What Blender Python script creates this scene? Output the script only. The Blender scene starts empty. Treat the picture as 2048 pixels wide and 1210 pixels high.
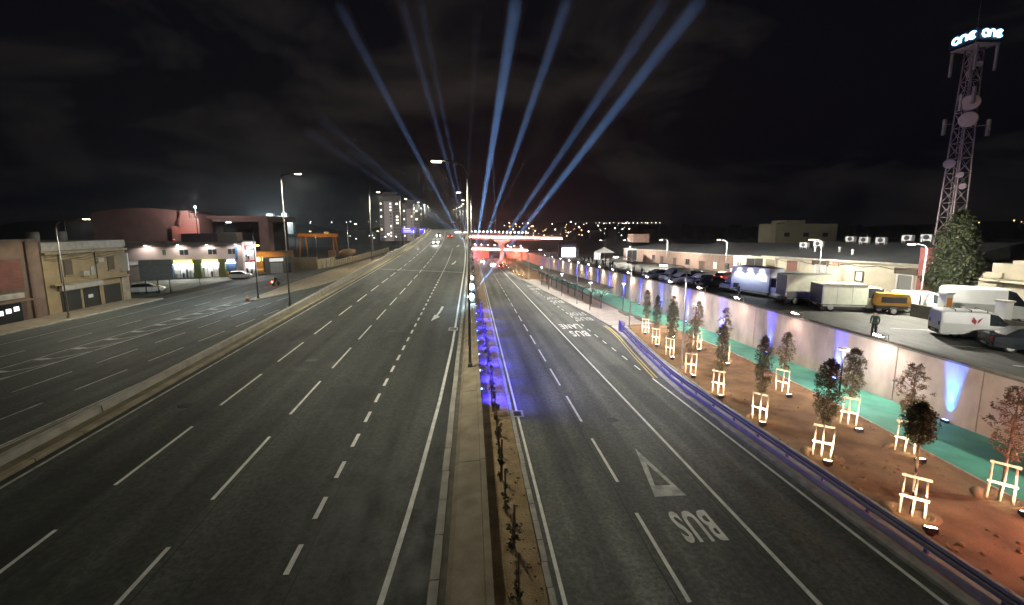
import bpy, math, random
from mathutils import Vector, Matrix
random.seed(11)
R = math.radians
scn = bpy.context.scene
COL = scn.collection

# ------------------------------------------------------------------ camera, world, light
cam_d = bpy.data.cameras.new('camera')
cam = bpy.data.objects.new('camera', cam_d); COL.objects.link(cam)
cam_d.sensor_width = 36.0; cam_d.lens = 870 / 2048 * 36
cam_d.shift_y = -28.5 / 2048
cam_d.clip_start = 0.2; cam_d.clip_end = 6000
cam.location = (0, 0, 10.0)
cam.rotation_euler = (R(90 - 7.95), 0, R(-5.01))
scn.camera = cam

scn.view_settings.view_transform = 'Standard'
scn.view_settings.look = 'None'
scn.view_settings.exposure = 0.35
scn.view_settings.gamma = 1.0
scn.view_settings.use_curve_mapping = False
scn.render.engine = 'CYCLES'
cy = scn.cycles
cy.use_denoising = True
cy.use_adaptive_sampling = True; cy.adaptive_threshold = 0.035
cy.max_bounces = 4; cy.diffuse_bounces = 1; cy.glossy_bounces = 2
cy.transmission_bounces = 4; cy.volume_bounces = 0; cy.transparent_max_bounces = 8
cy.sample_clamp_indirect = 0.0
cy.caustics_reflective = False; cy.caustics_refractive = False
try:
    cy.use_light_tree = True
except Exception:
    pass

world = bpy.data.worlds.new('World'); scn.world = world; world.use_nodes = True
wn = world.node_tree.nodes; wl = world.node_tree.links
wn.clear()
wo = wn.new('ShaderNodeOutputWorld')
sky = wn.new('ShaderNodeTexSky'); sky.sky_type = 'NISHITA'; sky.sun_disc = False
sky.sun_elevation = R(-4); sky.sun_rotation = R(200); sky.air_density = 1.0; sky.dust_density = 1.0
bg = wn.new('ShaderNodeBackground'); bg.inputs['Strength'].default_value = 0.05
wl.new(sky.outputs[0], bg.inputs[0])
# thin night clouds catching the glow of the town
tc = wn.new('ShaderNodeTexCoord')
mp = wn.new('ShaderNodeMapping'); mp.inputs['Scale'].default_value = (1.0, 1.0, 2.6)
nz = wn.new('ShaderNodeTexNoise'); nz.inputs['Scale'].default_value = 2.3; nz.inputs['Detail'].default_value = 5
nz.inputs['Roughness'].default_value = 0.55; nz.inputs['Distortion'].default_value = 0.5
rp = wn.new('ShaderNodeValToRGB')
rp.color_ramp.elements[0].position = 0.46; rp.color_ramp.elements[0].color = (0.0014, 0.0016, 0.0026, 1)
rp.color_ramp.elements[1].position = 0.78; rp.color_ramp.elements[1].color = (0.0200, 0.0170, 0.0150, 1)
bg2 = wn.new('ShaderNodeBackground'); bg2.inputs['Strength'].default_value = 1.0
add = wn.new('ShaderNodeAddShader')
wl.new(tc.outputs['Generated'], mp.inputs[0]); wl.new(mp.outputs[0], nz.inputs['Vector'])
wl.new(nz.outputs['Fac'], rp.inputs[0]); wl.new(rp.outputs[0], bg2.inputs[0])
wl.new(bg.outputs[0], add.inputs[0]); wl.new(bg2.outputs[0], add.inputs[1]); wl.new(add.outputs[0], wo.inputs[0])

moon_d = bpy.data.lights.new('moon', 'SUN'); moon_d.energy = 0.012; moon_d.angle = R(0.5); moon_d.color = (0.9, 0.95, 1.0)
moon = bpy.data.objects.new('moon', moon_d); COL.objects.link(moon); moon.rotation_euler = (R(40), 0, R(200))

# ------------------------------------------------------------------ helpers
def tag(o, label=None, cat=None, group=None, kind=None):
    if label: o['label'] = label
    if cat: o['category'] = cat
    if group: o['group'] = group
    if kind: o['kind'] = kind
    return o

def empty(name, loc=(0, 0, 0), rz=0.0, label=None, cat=None, group=None, parent=None):
    o = bpy.data.objects.new(name, None); COL.objects.link(o)
    o.location = loc; o.rotation_euler = (0, 0, rz); o.empty_display_size = 0.2
    if parent: o.parent = parent
    return tag(o, label, cat, group)

ORD = ['first', 'second', 'third', 'fourth', 'fifth', 'sixth', 'seventh', 'eighth', 'ninth', 'tenth', 'eleventh', 'twelfth',
       'thirteenth', 'fourteenth', 'fifteenth', 'sixteenth', 'seventeenth', 'eighteenth', 'nineteenth', 'twentieth'] + \
      ['twenty-' + x for x in ('first', 'second', 'third', 'fourth', 'fifth', 'sixth', 'seventh', 'eighth', 'ninth')]

class MB:
    """collects shapes and links them as one mesh object"""
    def __init__(s): s.v = []; s.f = []; s.m = []; s.sm = []
    def face(s, pts, mi=0, smooth=False):
        n = len(s.v); s.v += [tuple(p) for p in pts]; s.f.append(tuple(range(n, n + len(pts)))); s.m.append(mi); s.sm.append(smooth); return s
    def box(s, x0, x1, y0, y1, z0, z1, mi=0, M=None):
        n = len(s.v)
        c = [(x0, y0, z0), (x1, y0, z0), (x1, y1, z0), (x0, y1, z0), (x0, y0, z1), (x1, y0, z1), (x1, y1, z1), (x0, y1, z1)]
        if M is not None: c = [tuple(M @ Vector(p)) for p in c]
        s.v += c
        for q in ((0, 3, 2, 1), (4, 5, 6, 7), (0, 1, 5, 4), (1, 2, 6, 5), (2, 3, 7, 6), (3, 0, 4, 7)):
            s.f.append(tuple(n + i for i in q)); s.m.append(mi); s.sm.append(False)
        return s
    def tube(s, pts, rad, n=8, mi=0, caps=True, smooth=True):
        pts = [Vector(p) for p in pts]
        if not hasattr(rad, '__len__'): rad = [rad] * len(pts)
        rings = []; up = Vector((0.0123, 0.02, 1))
        for i, p in enumerate(pts):
            d = (pts[min(i + 1, len(pts) - 1)] - pts[max(i - 1, 0)])
            if d.length < 1e-9: d = Vector((0, 0, 1))
            d.normalize()
            a = d.cross(up if abs(d.z) < 0.95 else Vector((1, 0.01, 0))).normalized(); b = d.cross(a)
            base = len(s.v)
            for k in range(n):
                t = 2 * math.pi * k / n
                s.v.append(tuple(p + (a * math.cos(t) + b * math.sin(t)) * rad[i]))
            rings.append(base)
        for i in range(len(rings) - 1):
            for k in range(n):
                a0, b0 = rings[i], rings[i + 1]; k2 = (k + 1) % n
                s.f.append((a0 + k, a0 + k2, b0 + k2, b0 + k)); s.m.append(mi); s.sm.append(smooth)
        if caps:
            s.f.append(tuple(rings[0] + n - 1 - k for k in range(n))); s.m.append(mi); s.sm.append(False)
            s.f.append(tuple(rings[-1] + k for k in range(n))); s.m.append(mi); s.sm.append(False)
        return s
    def prism(s, poly, axis, a, b, mi=0):
        """polygon (2D) swept along axis 'x','y','z' from a to b"""
        def P(p, t):
            return {'x': (t, p[0], p[1]), 'y': (p[0], t, p[1]), 'z': (p[0], p[1], t)}[axis]
        n = len(s.v); k = len(poly)
        s.v += [P(p, a) for p in poly] + [P(p, b) for p in poly]
        for i in range(k):
            j = (i + 1) % k
            s.f.append((n + i, n + j, n + k + j, n + k + i)); s.m.append(mi); s.sm.append(False)
        s.f.append(tuple(n + i for i in reversed(range(k)))); s.m.append(mi); s.sm.append(False)
        s.f.append(tuple(n + k + i for i in range(k))); s.m.append(mi); s.sm.append(False)
        return s
    def ball(s, c, r, nu=10, nv=6, mi=0, sz=1.0):
        n = len(s.v); c = Vector(c)
        for j in range(nv + 1):
            th = math.pi * j / nv
            for i in range(nu):
                ph = 2 * math.pi * i / nu
                s.v.append((c.x + r * math.sin(th) * math.cos(ph), c.y + r * math.sin(th) * math.sin(ph), c.z + r * sz * math.cos(th)))
        for j in range(nv):
            for i in range(nu):
                i2 = (i + 1) % nu
                s.f.append((n + j * nu + i, n + (j + 1) * nu + i, n + (j + 1) * nu + i2, n + j * nu + i2)); s.m.append(mi); s.sm.append(True)
        return s
    def grid(s, rows, mi=0, smooth=True):
        n = len(s.v); w = len(rows[0])
        for r in rows: s.v += [tuple(p) for p in r]
        for j in range(len(rows) - 1):
            for i in range(w - 1):
                s.f.append((n + j * w + i, n + j * w + i + 1, n + (j + 1) * w + i + 1, n + (j + 1) * w + i)); s.m.append(mi); s.sm.append(smooth)
        return s
    def mesh(s, name, mats):
        me = bpy.data.meshes.new(name); me.from_pydata(s.v, [], s.f)
        for m in (mats if isinstance(mats, (list, tuple)) else [mats]): me.materials.append(m)
        me.polygons.foreach_set('material_index', s.m); me.polygons.foreach_set('use_smooth', s.sm)
        me.update(); return me
    def build(s, name, mats, parent=None, loc=None, rz=None):
        o = bpy.data.objects.new(name, s.mesh(name, mats)); COL.objects.link(o)
        if parent: o.parent = parent
        if loc is not None: o.location = loc
        if rz is not None: o.rotation_euler = (0, 0, rz)
        return o

def inst(me, name, parent=None, loc=(0, 0, 0), rz=0.0):
    o = bpy.data.objects.new(name, me); COL.objects.link(o)
    if parent: o.parent = parent
    o.location = loc; o.rotation_euler = (0, 0, rz); return o

def copy_tree(o, parent=None):
    c = o.copy(); COL.objects.link(c); c.parent = parent
    for ch in list(o.children): copy_tree(ch, c)
    return c

def light(name, typ, loc, energy, color=(1, 1, 1), parent=None, aim=None, **kw):
    d = bpy.data.lights.new(name, typ); d.energy = energy; d.color = color
    for k, v in kw.items(): setattr(d, k, v)
    o = bpy.data.objects.new(name, d); COL.objects.link(o); o.location = loc
    if parent: o.parent = parent
    if aim is not None:
        o.rotation_euler = (Vector(aim)).to_track_quat('-Z', 'Y').to_euler()
    return o

# ------------------------------------------------------------------ materials
MATS = {}
def mat(name, col, rough=0.7, metal=0.0, var=0.15, scale=3.0, bump=0.0, bscale=None, col2=None, detail=4, stretch=None, spec=None, fine=0.0):
    """surface colour varied by world-space noise, with fine relief"""
    if name in MATS: return MATS[name]
    m = bpy.data.materials.new(name); m.use_nodes = True; MATS[name] = m
    n = m.node_tree.nodes; l = m.node_tree.links; b = n['Principled BSDF']
    b.inputs['Roughness'].default_value = rough; b.inputs['Metallic'].default_value = metal
    if spec is not None: b.inputs['Specular IOR Level'].default_value = spec
    geo = n.new('ShaderNodeNewGeometry'); vec = geo.outputs['Position']
    if stretch:
        mpn = n.new('ShaderNodeMapping'); mpn.inputs['Scale'].default_value = stretch; l.new(vec, mpn.inputs[0]); vec = mpn.outputs[0]
    t = n.new('ShaderNodeTexNoise'); t.inputs['Scale'].default_value = scale; t.inputs['Detail'].default_value = detail
    l.new(vec, t.inputs['Vector'])
    r = n.new('ShaderNodeValToRGB')
    c2 = col2 or tuple(min(1, c * (1 + var)) for c in col); c1 = col if col2 else tuple(c * (1 - var) for c in col)
    r.color_ramp.elements[0].position = 0.32; r.color_ramp.elements[0].color = (*c1, 1)
    r.color_ramp.elements[1].position = 0.68; r.color_ramp.elements[1].color = (*c2, 1)
    l.new(t.outputs['Fac'], r.inputs[0]); out = r.outputs[0]
    if fine:
        t3 = n.new('ShaderNodeTexNoise'); t3.inputs['Scale'].default_value = 38; t3.inputs['Detail'].default_value = 2
        l.new(geo.outputs['Position'], t3.inputs['Vector'])
        mr = n.new('ShaderNodeMapRange'); mr.inputs[1].default_value = 0.3; mr.inputs[2].default_value = 0.7
        mr.inputs[3].default_value = 1 - fine; mr.inputs[4].default_value = 1 + fine; l.new(t3.outputs['Fac'], mr.inputs[0])
        mm = n.new('ShaderNodeVectorMath'); mm.operation = 'SCALE'; l.new(out, mm.inputs[0]); l.new(mr.outputs[0], mm.inputs['Scale']); out = mm.outputs[0]
    l.new(out, b.inputs['Base Color'])
    if bump:
        t2 = n.new('ShaderNodeTexNoise'); t2.inputs['Scale'].default_value = bscale or scale * 8; t2.inputs['Detail'].default_value = 3
        l.new(geo.outputs['Position'], t2.inputs['Vector'])
        bp = n.new('ShaderNodeBump'); bp.inputs['Strength'].default_value = bump; bp.inputs['Distance'].default_value = 0.03
        l.new(t2.outputs['Fac'], bp.inputs['Height']); l.new(bp.outputs[0], b.inputs['Normal'])
    return m

def emit(name, col, strength, base=(0.8, 0.8, 0.8), sampled=False):
    if name in MATS: return MATS[name]
    m = bpy.data.materials.new(name); m.use_nodes = True; MATS[name] = m
    b = m.node_tree.nodes['Principled BSDF']
    b.inputs['Base Color'].default_value = (*base, 1)
    b.inputs['Emission Color'].default_value = (*col, 1); b.inputs['Emission Strength'].default_value = strength
    if not sampled: m.cycles.emission_sampling = 'NONE'
    return m

def glass(name, col=(0.02, 0.025, 0.03), rough=0.16):
    if name in MATS: return MATS[name]
    m = bpy.data.materials.new(name); m.use_nodes = True; MATS[name] = m
    b = m.node_tree.nodes['Principled BSDF']
    b.inputs['Base Color'].default_value = (*col, 1); b.inputs['Roughness'].default_value = rough
    b.inputs['Coat Weight'].default_value = 0.15; b.inputs['Coat Roughness'].default_value = 0.1
    return m

def asphalt(name, c1, c2, streak=0.25, rough=0.72, track=None):
    """road surface: broad tone patches, wheel streaks along the road, fine aggregate, worn spots"""
    m = bpy.data.materials.new(name); m.use_nodes = True; MATS[name] = m
    n = m.node_tree.nodes; l = m.node_tree.links; b = n['Principled BSDF']; b.inputs['Roughness'].default_value = rough
    geo = n.new('ShaderNodeNewGeometry')
    def noise(sc, stretch=(1, 1, 1), det=4):
        mpn = n.new('ShaderNodeMapping'); mpn.inputs['Scale'].default_value = stretch; l.new(geo.outputs['Position'], mpn.inputs[0])
        t = n.new('ShaderNodeTexNoise'); t.inputs['Scale'].default_value = sc; t.inputs['Detail'].default_value = det; l.new(mpn.outputs[0], t.inputs['Vector']); return t.outputs['Fac']
    a = noise(0.16, (1.2, 0.5, 1)); s_ = noise(1.1, (1, 0.03, 1), 4); f_ = noise(34, det=2); p_ = noise(1.7, (1, 0.6, 1), 6)
    g_ = noise(7.0, det=8); w_ = noise(0.55, (1.9, 0.05, 1), 2); st_ = noise(0.5, (1, 0.35, 1), 7)
    r = n.new('ShaderNodeValToRGB'); r.color_ramp.elements[0].position = 0.3; r.color_ramp.elements[1].position = 0.72
    r.color_ramp.elements[0].color = (*c1, 1); r.color_ramp.elements[1].color = (*c2, 1); l.new(a, r.inputs[0])
    def rng(x, lo, hi, a0=0.3, a1=0.7):
        q = n.new('ShaderNodeMapRange'); q.inputs[1].default_value = a0; q.inputs[2].default_value = a1; q.inputs[3].default_value = lo; q.inputs[4].default_value = hi; l.new(x, q.inputs[0]); return q.outputs[0]
    def mul(x, y):
        q = n.new('ShaderNodeMath'); q.operation = 'MULTIPLY'; l.new(x, q.inputs[0]); l.new(y, q.inputs[1]); return q.outputs[0]
    k = mul(mul(rng(s_, 1 - streak, 1 + streak), rng(f_, 0.66, 1.34)), rng(p_, 0.80, 1.22))
    k = mul(mul(k, rng(g_, 0.70, 1.30, 0.36, 0.64)), mul(rng(w_, 0.80, 1.2, 0.4, 0.6), rng(st_, 0.62, 1.0, 0.30, 0.42)))
    if track is not None:
        sp = n.new('ShaderNodeSeparateXYZ'); l.new(geo.outputs['Position'], sp.inputs[0])
        def mth(op, a, b_):
            q = n.new('ShaderNodeMath'); q.operation = op
            for i_, v_ in enumerate((a, b_)):
                if v_ is None: continue
                if hasattr(v_, 'links'): l.new(v_, q.inputs[i_])
                else: q.inputs[i_].default_value = v_
            return q.outputs[0]
        c_ = mth('COSINE', mth('MULTIPLY', mth('ADD', mth('ADD', sp.outputs[0], -track), mth('MULTIPLY', w_, 0.5)), 2 * math.pi / 1.78), None)
        k = mul(k, rng(c_, 0.84, 1.17, -1, 1))
    sc = n.new('ShaderNodeVectorMath'); sc.operation = 'SCALE'; l.new(r.outputs[0], sc.inputs[0]); l.new(k, sc.inputs['Scale'])
    l.new(sc.outputs[0], b.inputs['Base Color'])
    l.new(rng(p_, rough - 0.12, rough + 0.1), b.inputs['Roughness'])
    bp = n.new('ShaderNodeBump'); bp.inputs['Strength'].default_value = 0.35; bp.inputs['Distance'].default_value = 0.01
    l.new(f_, bp.inputs['Height']); l.new(bp.outputs[0], b.inputs['Normal'])
    return m

M_ASPH = asphalt('asphalt', (0.031, 0.034, 0.030), (0.058, 0.062, 0.054), track=-9.3)
M_ASPH_R = asphalt('asphalt_worn', (0.052, 0.056, 0.048), (0.135, 0.138, 0.118), 0.34, track=6.8)
M_ASPH_S = asphalt('asphalt_service', (0.055, 0.060, 0.052), (0.090, 0.095, 0.082))
M_ASPH_U = asphalt('asphalt_street', (0.040, 0.041, 0.034), (0.066, 0.067, 0.056))
M_PAINT = mat('road_paint', (0.60, 0.60, 0.56), 0.6, scale=2.6, col2=(0.86, 0.86, 0.81), fine=0.2, detail=8)
M_PAINT_W = mat('worn_road_paint', (0.32, 0.325, 0.30), 0.7, scale=3, col2=(0.66, 0.66, 0.61), fine=0.25)
M_YELLOW = mat('yellow_paint', (0.62, 0.46, 0.12), 0.6, var=0.2, scale=5)
M_CONC = mat('concrete', (0.33, 0.275, 0.195), 0.85, var=0.22, scale=1.6, bump=0.25, fine=0.12)
M_CONC_L = mat('pale_concrete', (0.42, 0.39, 0.34), 0.85, var=0.18, scale=1.8, bump=0.2, fine=0.1)
M_CONC_D = mat('dark_concrete', (0.15, 0.135, 0.11), 0.9, var=0.25, scale=2.2, bump=0.3, fine=0.15)
M_WALL = mat('retaining_concrete', (0.34, 0.29, 0.25), 0.85, scale=1.0, col2=(0.54, 0.465, 0.40), bump=0.35, stretch=(1, 1.0, 0.5), detail=8, fine=0.08)
M_KERB = mat('kerb_stone', (0.36, 0.34, 0.29), 0.85, var=0.25, scale=2.5, bump=0.2, fine=0.1)
M_SOIL = mat('red_soil', (0.18, 0.10, 0.050), 0.95, scale=0.8, col2=(0.35, 0.205, 0.105), bump=0.8, bscale=14, detail=8, fine=0.25)
M_SOIL2 = mat('stony_soil', (0.20, 0.135, 0.065), 0.95, scale=1.6, col2=(0.36, 0.26, 0.14), bump=0.9, bscale=18, detail=8, fine=0.3)
M_PATH = mat('green_path', (0.045, 0.235, 0.165), 0.75, scale=0.8, col2=(0.080, 0.35, 0.25), fine=0.1, detail=6)
M_PAVE = mat('pale_paving', (0.40, 0.355, 0.32), 0.85, var=0.14, scale=1.2, fine=0.1, bump=0.1)
M_PAVE_L = mat('brown_paving', (0.28, 0.225, 0.155), 0.9, var=0.22, scale=1.1, fine=0.14, bump=0.15)
M_DIRT = mat('verge_dirt', (0.13, 0.115, 0.072), 0.95, scale=0.8, col2=(0.25, 0.22, 0.14), bump=0.6, bscale=10, detail=8, fine=0.2)
M_GROUND = mat('dark_ground', (0.05, 0.046, 0.036), 0.95, var=0.3, scale=0.2)
M_STEEL = mat('galvanised_steel', (0.42, 0.42, 0.41), 0.45, 0.7, var=0.1)
M_POLE = mat('pole_paint', (0.27, 0.265, 0.26), 0.5, 0.3, var=0.08)
M_DARKM = mat('dark_metal', (0.035, 0.036, 0.04), 0.5, 0.4, var=0.1)
M_VIOLET = mat('violet_rail_paint', (0.17, 0.135, 0.42), 0.38, var=0.12, scale=2)
M_VIOLET_L = mat('pale_violet_paint', (0.30, 0.28, 0.46), 0.42, var=0.15, scale=2)
M_VIOLET_D = mat('deep_violet_paint', (0.095, 0.085, 0.20), 0.35, var=0.12, scale=2)
M_BLACK = mat('black_rubber', (0.012, 0.012, 0.013), 0.75, var=0.1)
M_TRUNK = mat('bark', (0.20, 0.155, 0.11), 0.9, var=0.25, scale=9, bump=0.3)
M_WOOD = mat('stake_wood', (0.46, 0.41, 0.32), 0.8, var=0.28, scale=7)
M_LEAF = mat('leaf_green', (0.10, 0.095, 0.045), 0.6, scale=4, col2=(0.23, 0.20, 0.105))
M_LEAF_D = mat('leaf_dark', (0.030, 0.040, 0.017), 0.6, scale=1.5, col2=(0.085, 0.092, 0.038))
M_LEAF_E = mat('evergreen_leaf', (0.012, 0.020, 0.007), 0.65, scale=1.2, col2=(0.036, 0.046, 0.016))
M_LEAF_R = mat('leaf_reddish', (0.12, 0.075, 0.042), 0.65, scale=4, col2=(0.24, 0.155, 0.085))
M_WHITE = mat('white_paint', (0.72, 0.72, 0.70), 0.35, var=0.05)
M_GLASS = glass('dark_glass')
E_LAMP = emit('lamp_lens', (1.0, 0.90, 0.52), 14)
E_LAMPC = emit('lamp_lens_cool', (0.93, 0.97, 1.0), 20)
E_UP = emit('uplight_lens', (1.0, 0.78, 0.45), 90)
E_BLUE = emit('blue_lens', (0.12, 0.25, 1.0), 9)
E_SEARCH = emit('searchlight_lens', (0.45, 0.78, 1.0), 60)
E_WHITE = emit('white_glow', (1, 0.97, 0.93), 8)

# ------------------------------------------------------------------ terrain functions (world: +Y along the road, +X to its right)
def zL(y):
    if y < 215: return 1.2 + 0.031 * y
    t = y - 215; return 1.2 + 0.031 * 215 + 0.031 * t - 0.00022 * t * t
def cL(y): return 0.0 if y < 60 else -0.00024 * (y - 60) ** 2
def zR(y): return -0.0296 * y if y < 235 else -6.956
def zS(y): return 1.2 - 0.0125 * y
def zU(y): return 2.7 if y < 46 else 2.7 - 0.0292 * (y - 46) if y < 260 else -3.55

def frange(a, b, s):
    o = []; x = a
    while x < b - 1e-6: o.append(x); x += s
    o.append(b); return o

def strip(name, prof, ys, m, kind='structure', parent=None, label=None, cat=None, close=False):
    """loft a cross-section prof(y)->[(x,z)..] along y"""
    mb = MB(); mb.grid([[(p[0], y, p[1]) for p in prof(y)] for y in ys], smooth=False)
    o = mb.build(name, m, parent)
    if parent is None: tag(o, label, cat, kind=kind)
    return o

YS = frange(-12, 60, 4) + frange(66, 330, 6)
YSS = frange(-12, 260, 4)
# ------------------------------------------------------------------ ground, roads, pavements
def interp(pts, y):
    if y <= pts[0][0]: return pts[0][1]
    for (a, va), (b, vb) in zip(pts, pts[1:]):
        if y <= b: return va + (vb - va) * (y - a) / (b - a)
    return pts[-1][1]
def smooth(t): t = max(0, min(1, t)); return t * t * (3 - 2 * t)
KX = [(-12, 13.25), (26, 13.25), (28.5, 13.38), (30.7, 13.62), (36.3, 14.3), (43.2, 15.28), (47, 15.65), (57, 15.45), (88, 13.6), (120, 11.5), (160, 10.8), (330, 10.8)]
PX = [(-12, 19.6), (13, 20.4), (25, 21.9), (35, 22.6), (45, 22.3), (56, 20.9), (110, 20.2), (200, 20.0)]
WX = 25.6
SX = [(-12, 14.85), (24, 14.85), (30, 15.2), (35, 15.6), (46.6, 17.2), (49, 17.6)]
def kx(y): return interp(KX, y)
def sx_(y): return interp(SX, y)
def pxx(y): return interp(PX, y)
def xr(y): return max(0.02, 0.42 - 0.0085 * y) + cL(y)

def gz(x, y):
    far = smooth((y - 240) / 160)
    if x <= -19: base = zS(min(y, 260)) - 0.10
    elif x < 25.9: base = zR(y) - 0.5
    else: base = zU(y) - 0.10
    return base * (1 - far) + (-6.0) * far
gx = [-1600, -900, -500, -300, -200, -140, -100, -80, -60, -46, -30, -19.2, -18.6, -10, 0, 10, 20, 25.75, 26.0, 40, 60, 80, 110, 160, 240, 400, 700, 1600]
gy = frange(-40, 260, 10) + [280, 300, 330, 370, 420, 500, 700, 1000, 1600, 2600]
mb = MB(); mb.grid([[(x, y, gz(x, y)) for x in gx] for y in gy], smooth=False)
ground = tag(mb.build('ground', M_GROUND), kind='structure')

def hill_mesh(x0, x1, y0, depth, fn, n=60):
    rows = []
    for j in range(9):
        t = j / 8
        rows.append([(x0 + (x1 - x0) * i / n, y0 + depth * t, -7 + (fn(x0 + (x1 - x0) * i / n) + 7) * smooth(t * 1.25) + 1.2 * math.sin(i * 1.3 + j * 2)) for i in range(n + 1)])
    return MB().grid(rows)
M_HILL = mat('hill_scrub', (0.020, 0.019, 0.014), 0.95, var=0.4, scale=0.05)
tag(hill_mesh(-900, -40, 380, 260, lambda x: 13 + 5 * math.sin(x * 0.011) + 2.5 * math.sin(x * 0.047)).build('hill', M_HILL), kind='structure')
tag(hill_mesh(-60, 1500, 560, 300, lambda x: 14 + 7 * math.sin(x * 0.006 + 1) + 2 * math.sin(x * 0.031)).build('hill', M_HILL), kind='structure')

# carriageways
main_road = strip('main_road', lambda y: [(x + cL(y), zL(y)) for x in (-15.9, -8.5, -1.15)], YS, M_ASPH)
service_road = strip('service_road', lambda y: [(-41.0 - max(0, (y - 48) * 0.065 if y < 110 else 4), zS(y)), (-30, zS(y)), (-19.4, zS(y))], YSS, M_ASPH_S)
side_road = strip('side_road', lambda y: [(2.15, zR(y)), (7, zR(y)), (kx(y), zR(y))], YS, M_ASPH_R)
upper_street = strip('upper_street', lambda y: [(26.0, zU(y)), (46.2, zU(y))], YSS, M_ASPH_U)
yard = strip('forecourt', lambda y: [(-78, zS(y) + 0.03), (-45.4 - max(0, (y - 62) * 0.02), zS(y) + 0.03)], frange(62, 90, 4), M_ASPH_S)

# kerbs, pavements, soil and path
cycle_path = strip('cycle_path', lambda y: [(pxx(y) + 0.12, zR(y) + 0.10), (WX + 0.05, zR(y) + 0.10)], YSS, M_PATH)
def soil_prof(y):
    a, b = sx_(y), pxx(y)
    return [(a + (b - a) * t, zR(y) + 0.13 + 0.07 * math.sin(t * 3.1) * (0.6 + 0.5 * math.sin(y * 0.9 + t * 5))) for t in (0, .1, .22, .34, .46, .58, .7, .82, .92, 1)]
soil_bed = strip('soil_bed', soil_prof, frange(-12, 48.5, 1.1), M_SOIL)
strip('rail_strip', lambda y: [(kx(y) + 0.25, zR(y) + 0.13), (sx_(y) + 0.05, zR(y) + 0.13)], frange(-12, 48.5, 2), M_CONC_L)
soil_far = strip('soil_bed', lambda y: [(kx(y) + 0.3, zR(y) + 0.12), (pxx(y) - 0.4, zR(y) + 0.16)], frange(109, 240, 6), M_SOIL)
platform = strip('pavement', lambda y: [(kx(y) + 0.30, zR(y) + 0.14), (pxx(y) - 0.55, zR(y) + 0.14)], frange(48.5, 109, 3), M_PAVE)
strip('planting_edge', lambda y: [(pxx(y) - 0.55, zR(y) + 0.16), (pxx(y) + 0.10, zR(y) + 0.16)], frange(48.5, 109, 3), M_CONC_D)
median_soil = strip('median_soil', lambda y: [(xr(y) - 0.02, zR(y) + 0.14), (0.7 + xr(y) * 0.5, zR(y) + 0.20), (1.3, zR(y) + 0.12), (1.93, zR(y) + 0.13)], frange(-12, 62, 1.5) + frange(66, 230, 6), M_SOIL2)
left_pavement = strip('left_pavement', lambda y: [(-45.6 - max(0, (y - 40) * 0.05), zS(y) + 0.13), (-41.2 - max(0, (y - 48) * 0.065 if y < 110 else 4), zS(y) + 0.13)], frange(-12, 62, 4), M_PAVE_L)
shop_pavement = strip('shop_pavement', lambda y: [(-57, zS(y) + 0.12), (-45.4, zS(y) + 0.12)], frange(89.5, 112, 3), M_PAVE_L)
def isl(y):
    return [(interp([(59, -29.3), (75, -31.5), (110, -34), (230, -38)], y), zS(y) + 0.12), (interp([(59, -29.0), (72, -26.5), (110, -24.5), (230, -23)], y), zS(y) + 0.12)]
strip('traffic_island', isl, frange(59, 230, 4), M_PAVE_L)
verge = strip('verge', lambda y: [(-19.3, zS(y) + 0.12), (-18.3, zS(y) + 0.16), (-17.4 + cL(y), min(zL(y), zS(y) + 0.9) + 0.05), (-16.9 + cL(y), zL(y) + 0.02), (-15.98 + cL(y), zL(y) + 0.05)], frange(-12, 230, 3), M_DIRT)

def kerb_run(parent, fx, fz, y0, y1, w=0.14, h=0.13, L=1.0, name='kerb_stone', m=None, side=1):
    """separate kerb stones along y, open joints between them"""
    y = y0
    while y < y1:
        a, b = y + 0.012, min(y + L, y1) - 0.012
        mb = MB(); j = random.uniform(-0.012, 0.012)
        P = []
        for yy in (a, b):
            x = fx(yy) + j; z = fz(yy)
            P.append([(x, yy, z - 0.1), (x + w * side, yy, z - 0.1), (x + w * side, yy, z + h), (x + 0.02 * side, yy, z + h), (x, yy, z + h - 0.03)])
        for k in range(5):
            q = (k + 1) % 5
            mb.face([P[0][k], P[0][q], P[1][q], P[1][k]] if side < 0 else [P[0][q], P[0][k], P[1][k], P[1][q]])
        mb.face(P[0]); mb.face(list(reversed(P[1])))
        mb.build(name, m or M_KERB, parent)
        y += L
kerb_run(soil_bed, kx, zR, 8, 48, w=0.26, h=0.14)
kerb_run(soil_bed, lambda y: sx_(y) - 0.06, lambda y: zR(y) + 0.06, 8, 48, w=0.13, h=0.14)
kerb_run(platform, kx, zR, 48.5, 109, w=0.30, h=0.145, L=2.0)
kerb_run(median_soil, lambda y: 2.16, zR, 8, 62, w=0.2, h=0.14, side=-1)
kerb_run(cycle_path, lambda y: pxx(y) - 0.01, lambda y: zR(y) + 0.06, 10, 48, w=0.10, h=0.10, L=1.5)
strip('kerb', lambda y: [(kx(y) - 0.0, zR(y)), (kx(y), zR(y) + 0.14), (kx(y) + 0.32, zR(y) + 0.14)], frange(109, 240, 6), M_KERB)
strip('kerb', lambda y: [(1.95, zR(y) + 0.14), (2.16, zR(y) + 0.14), (2.16, zR(y))], frange(62, 230, 6), M_KERB)
kerb_run(left_pavement, lambda y: -41.0 - max(0, (y - 48) * 0.065), zS, 20, 62, w=0.22, h=0.14, L=2.0, side=-1)
kerb_run(verge, lambda y: -19.42, zS, 14, 60, w=0.16, h=0.13, L=2.0)
strip('kerb', lambda y: [(-19.46, zS(y)), (-19.46, zS(y) + 0.13), (-19.2, zS(y) + 0.13)], frange(60, 230, 6), M_KERB)
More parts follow.
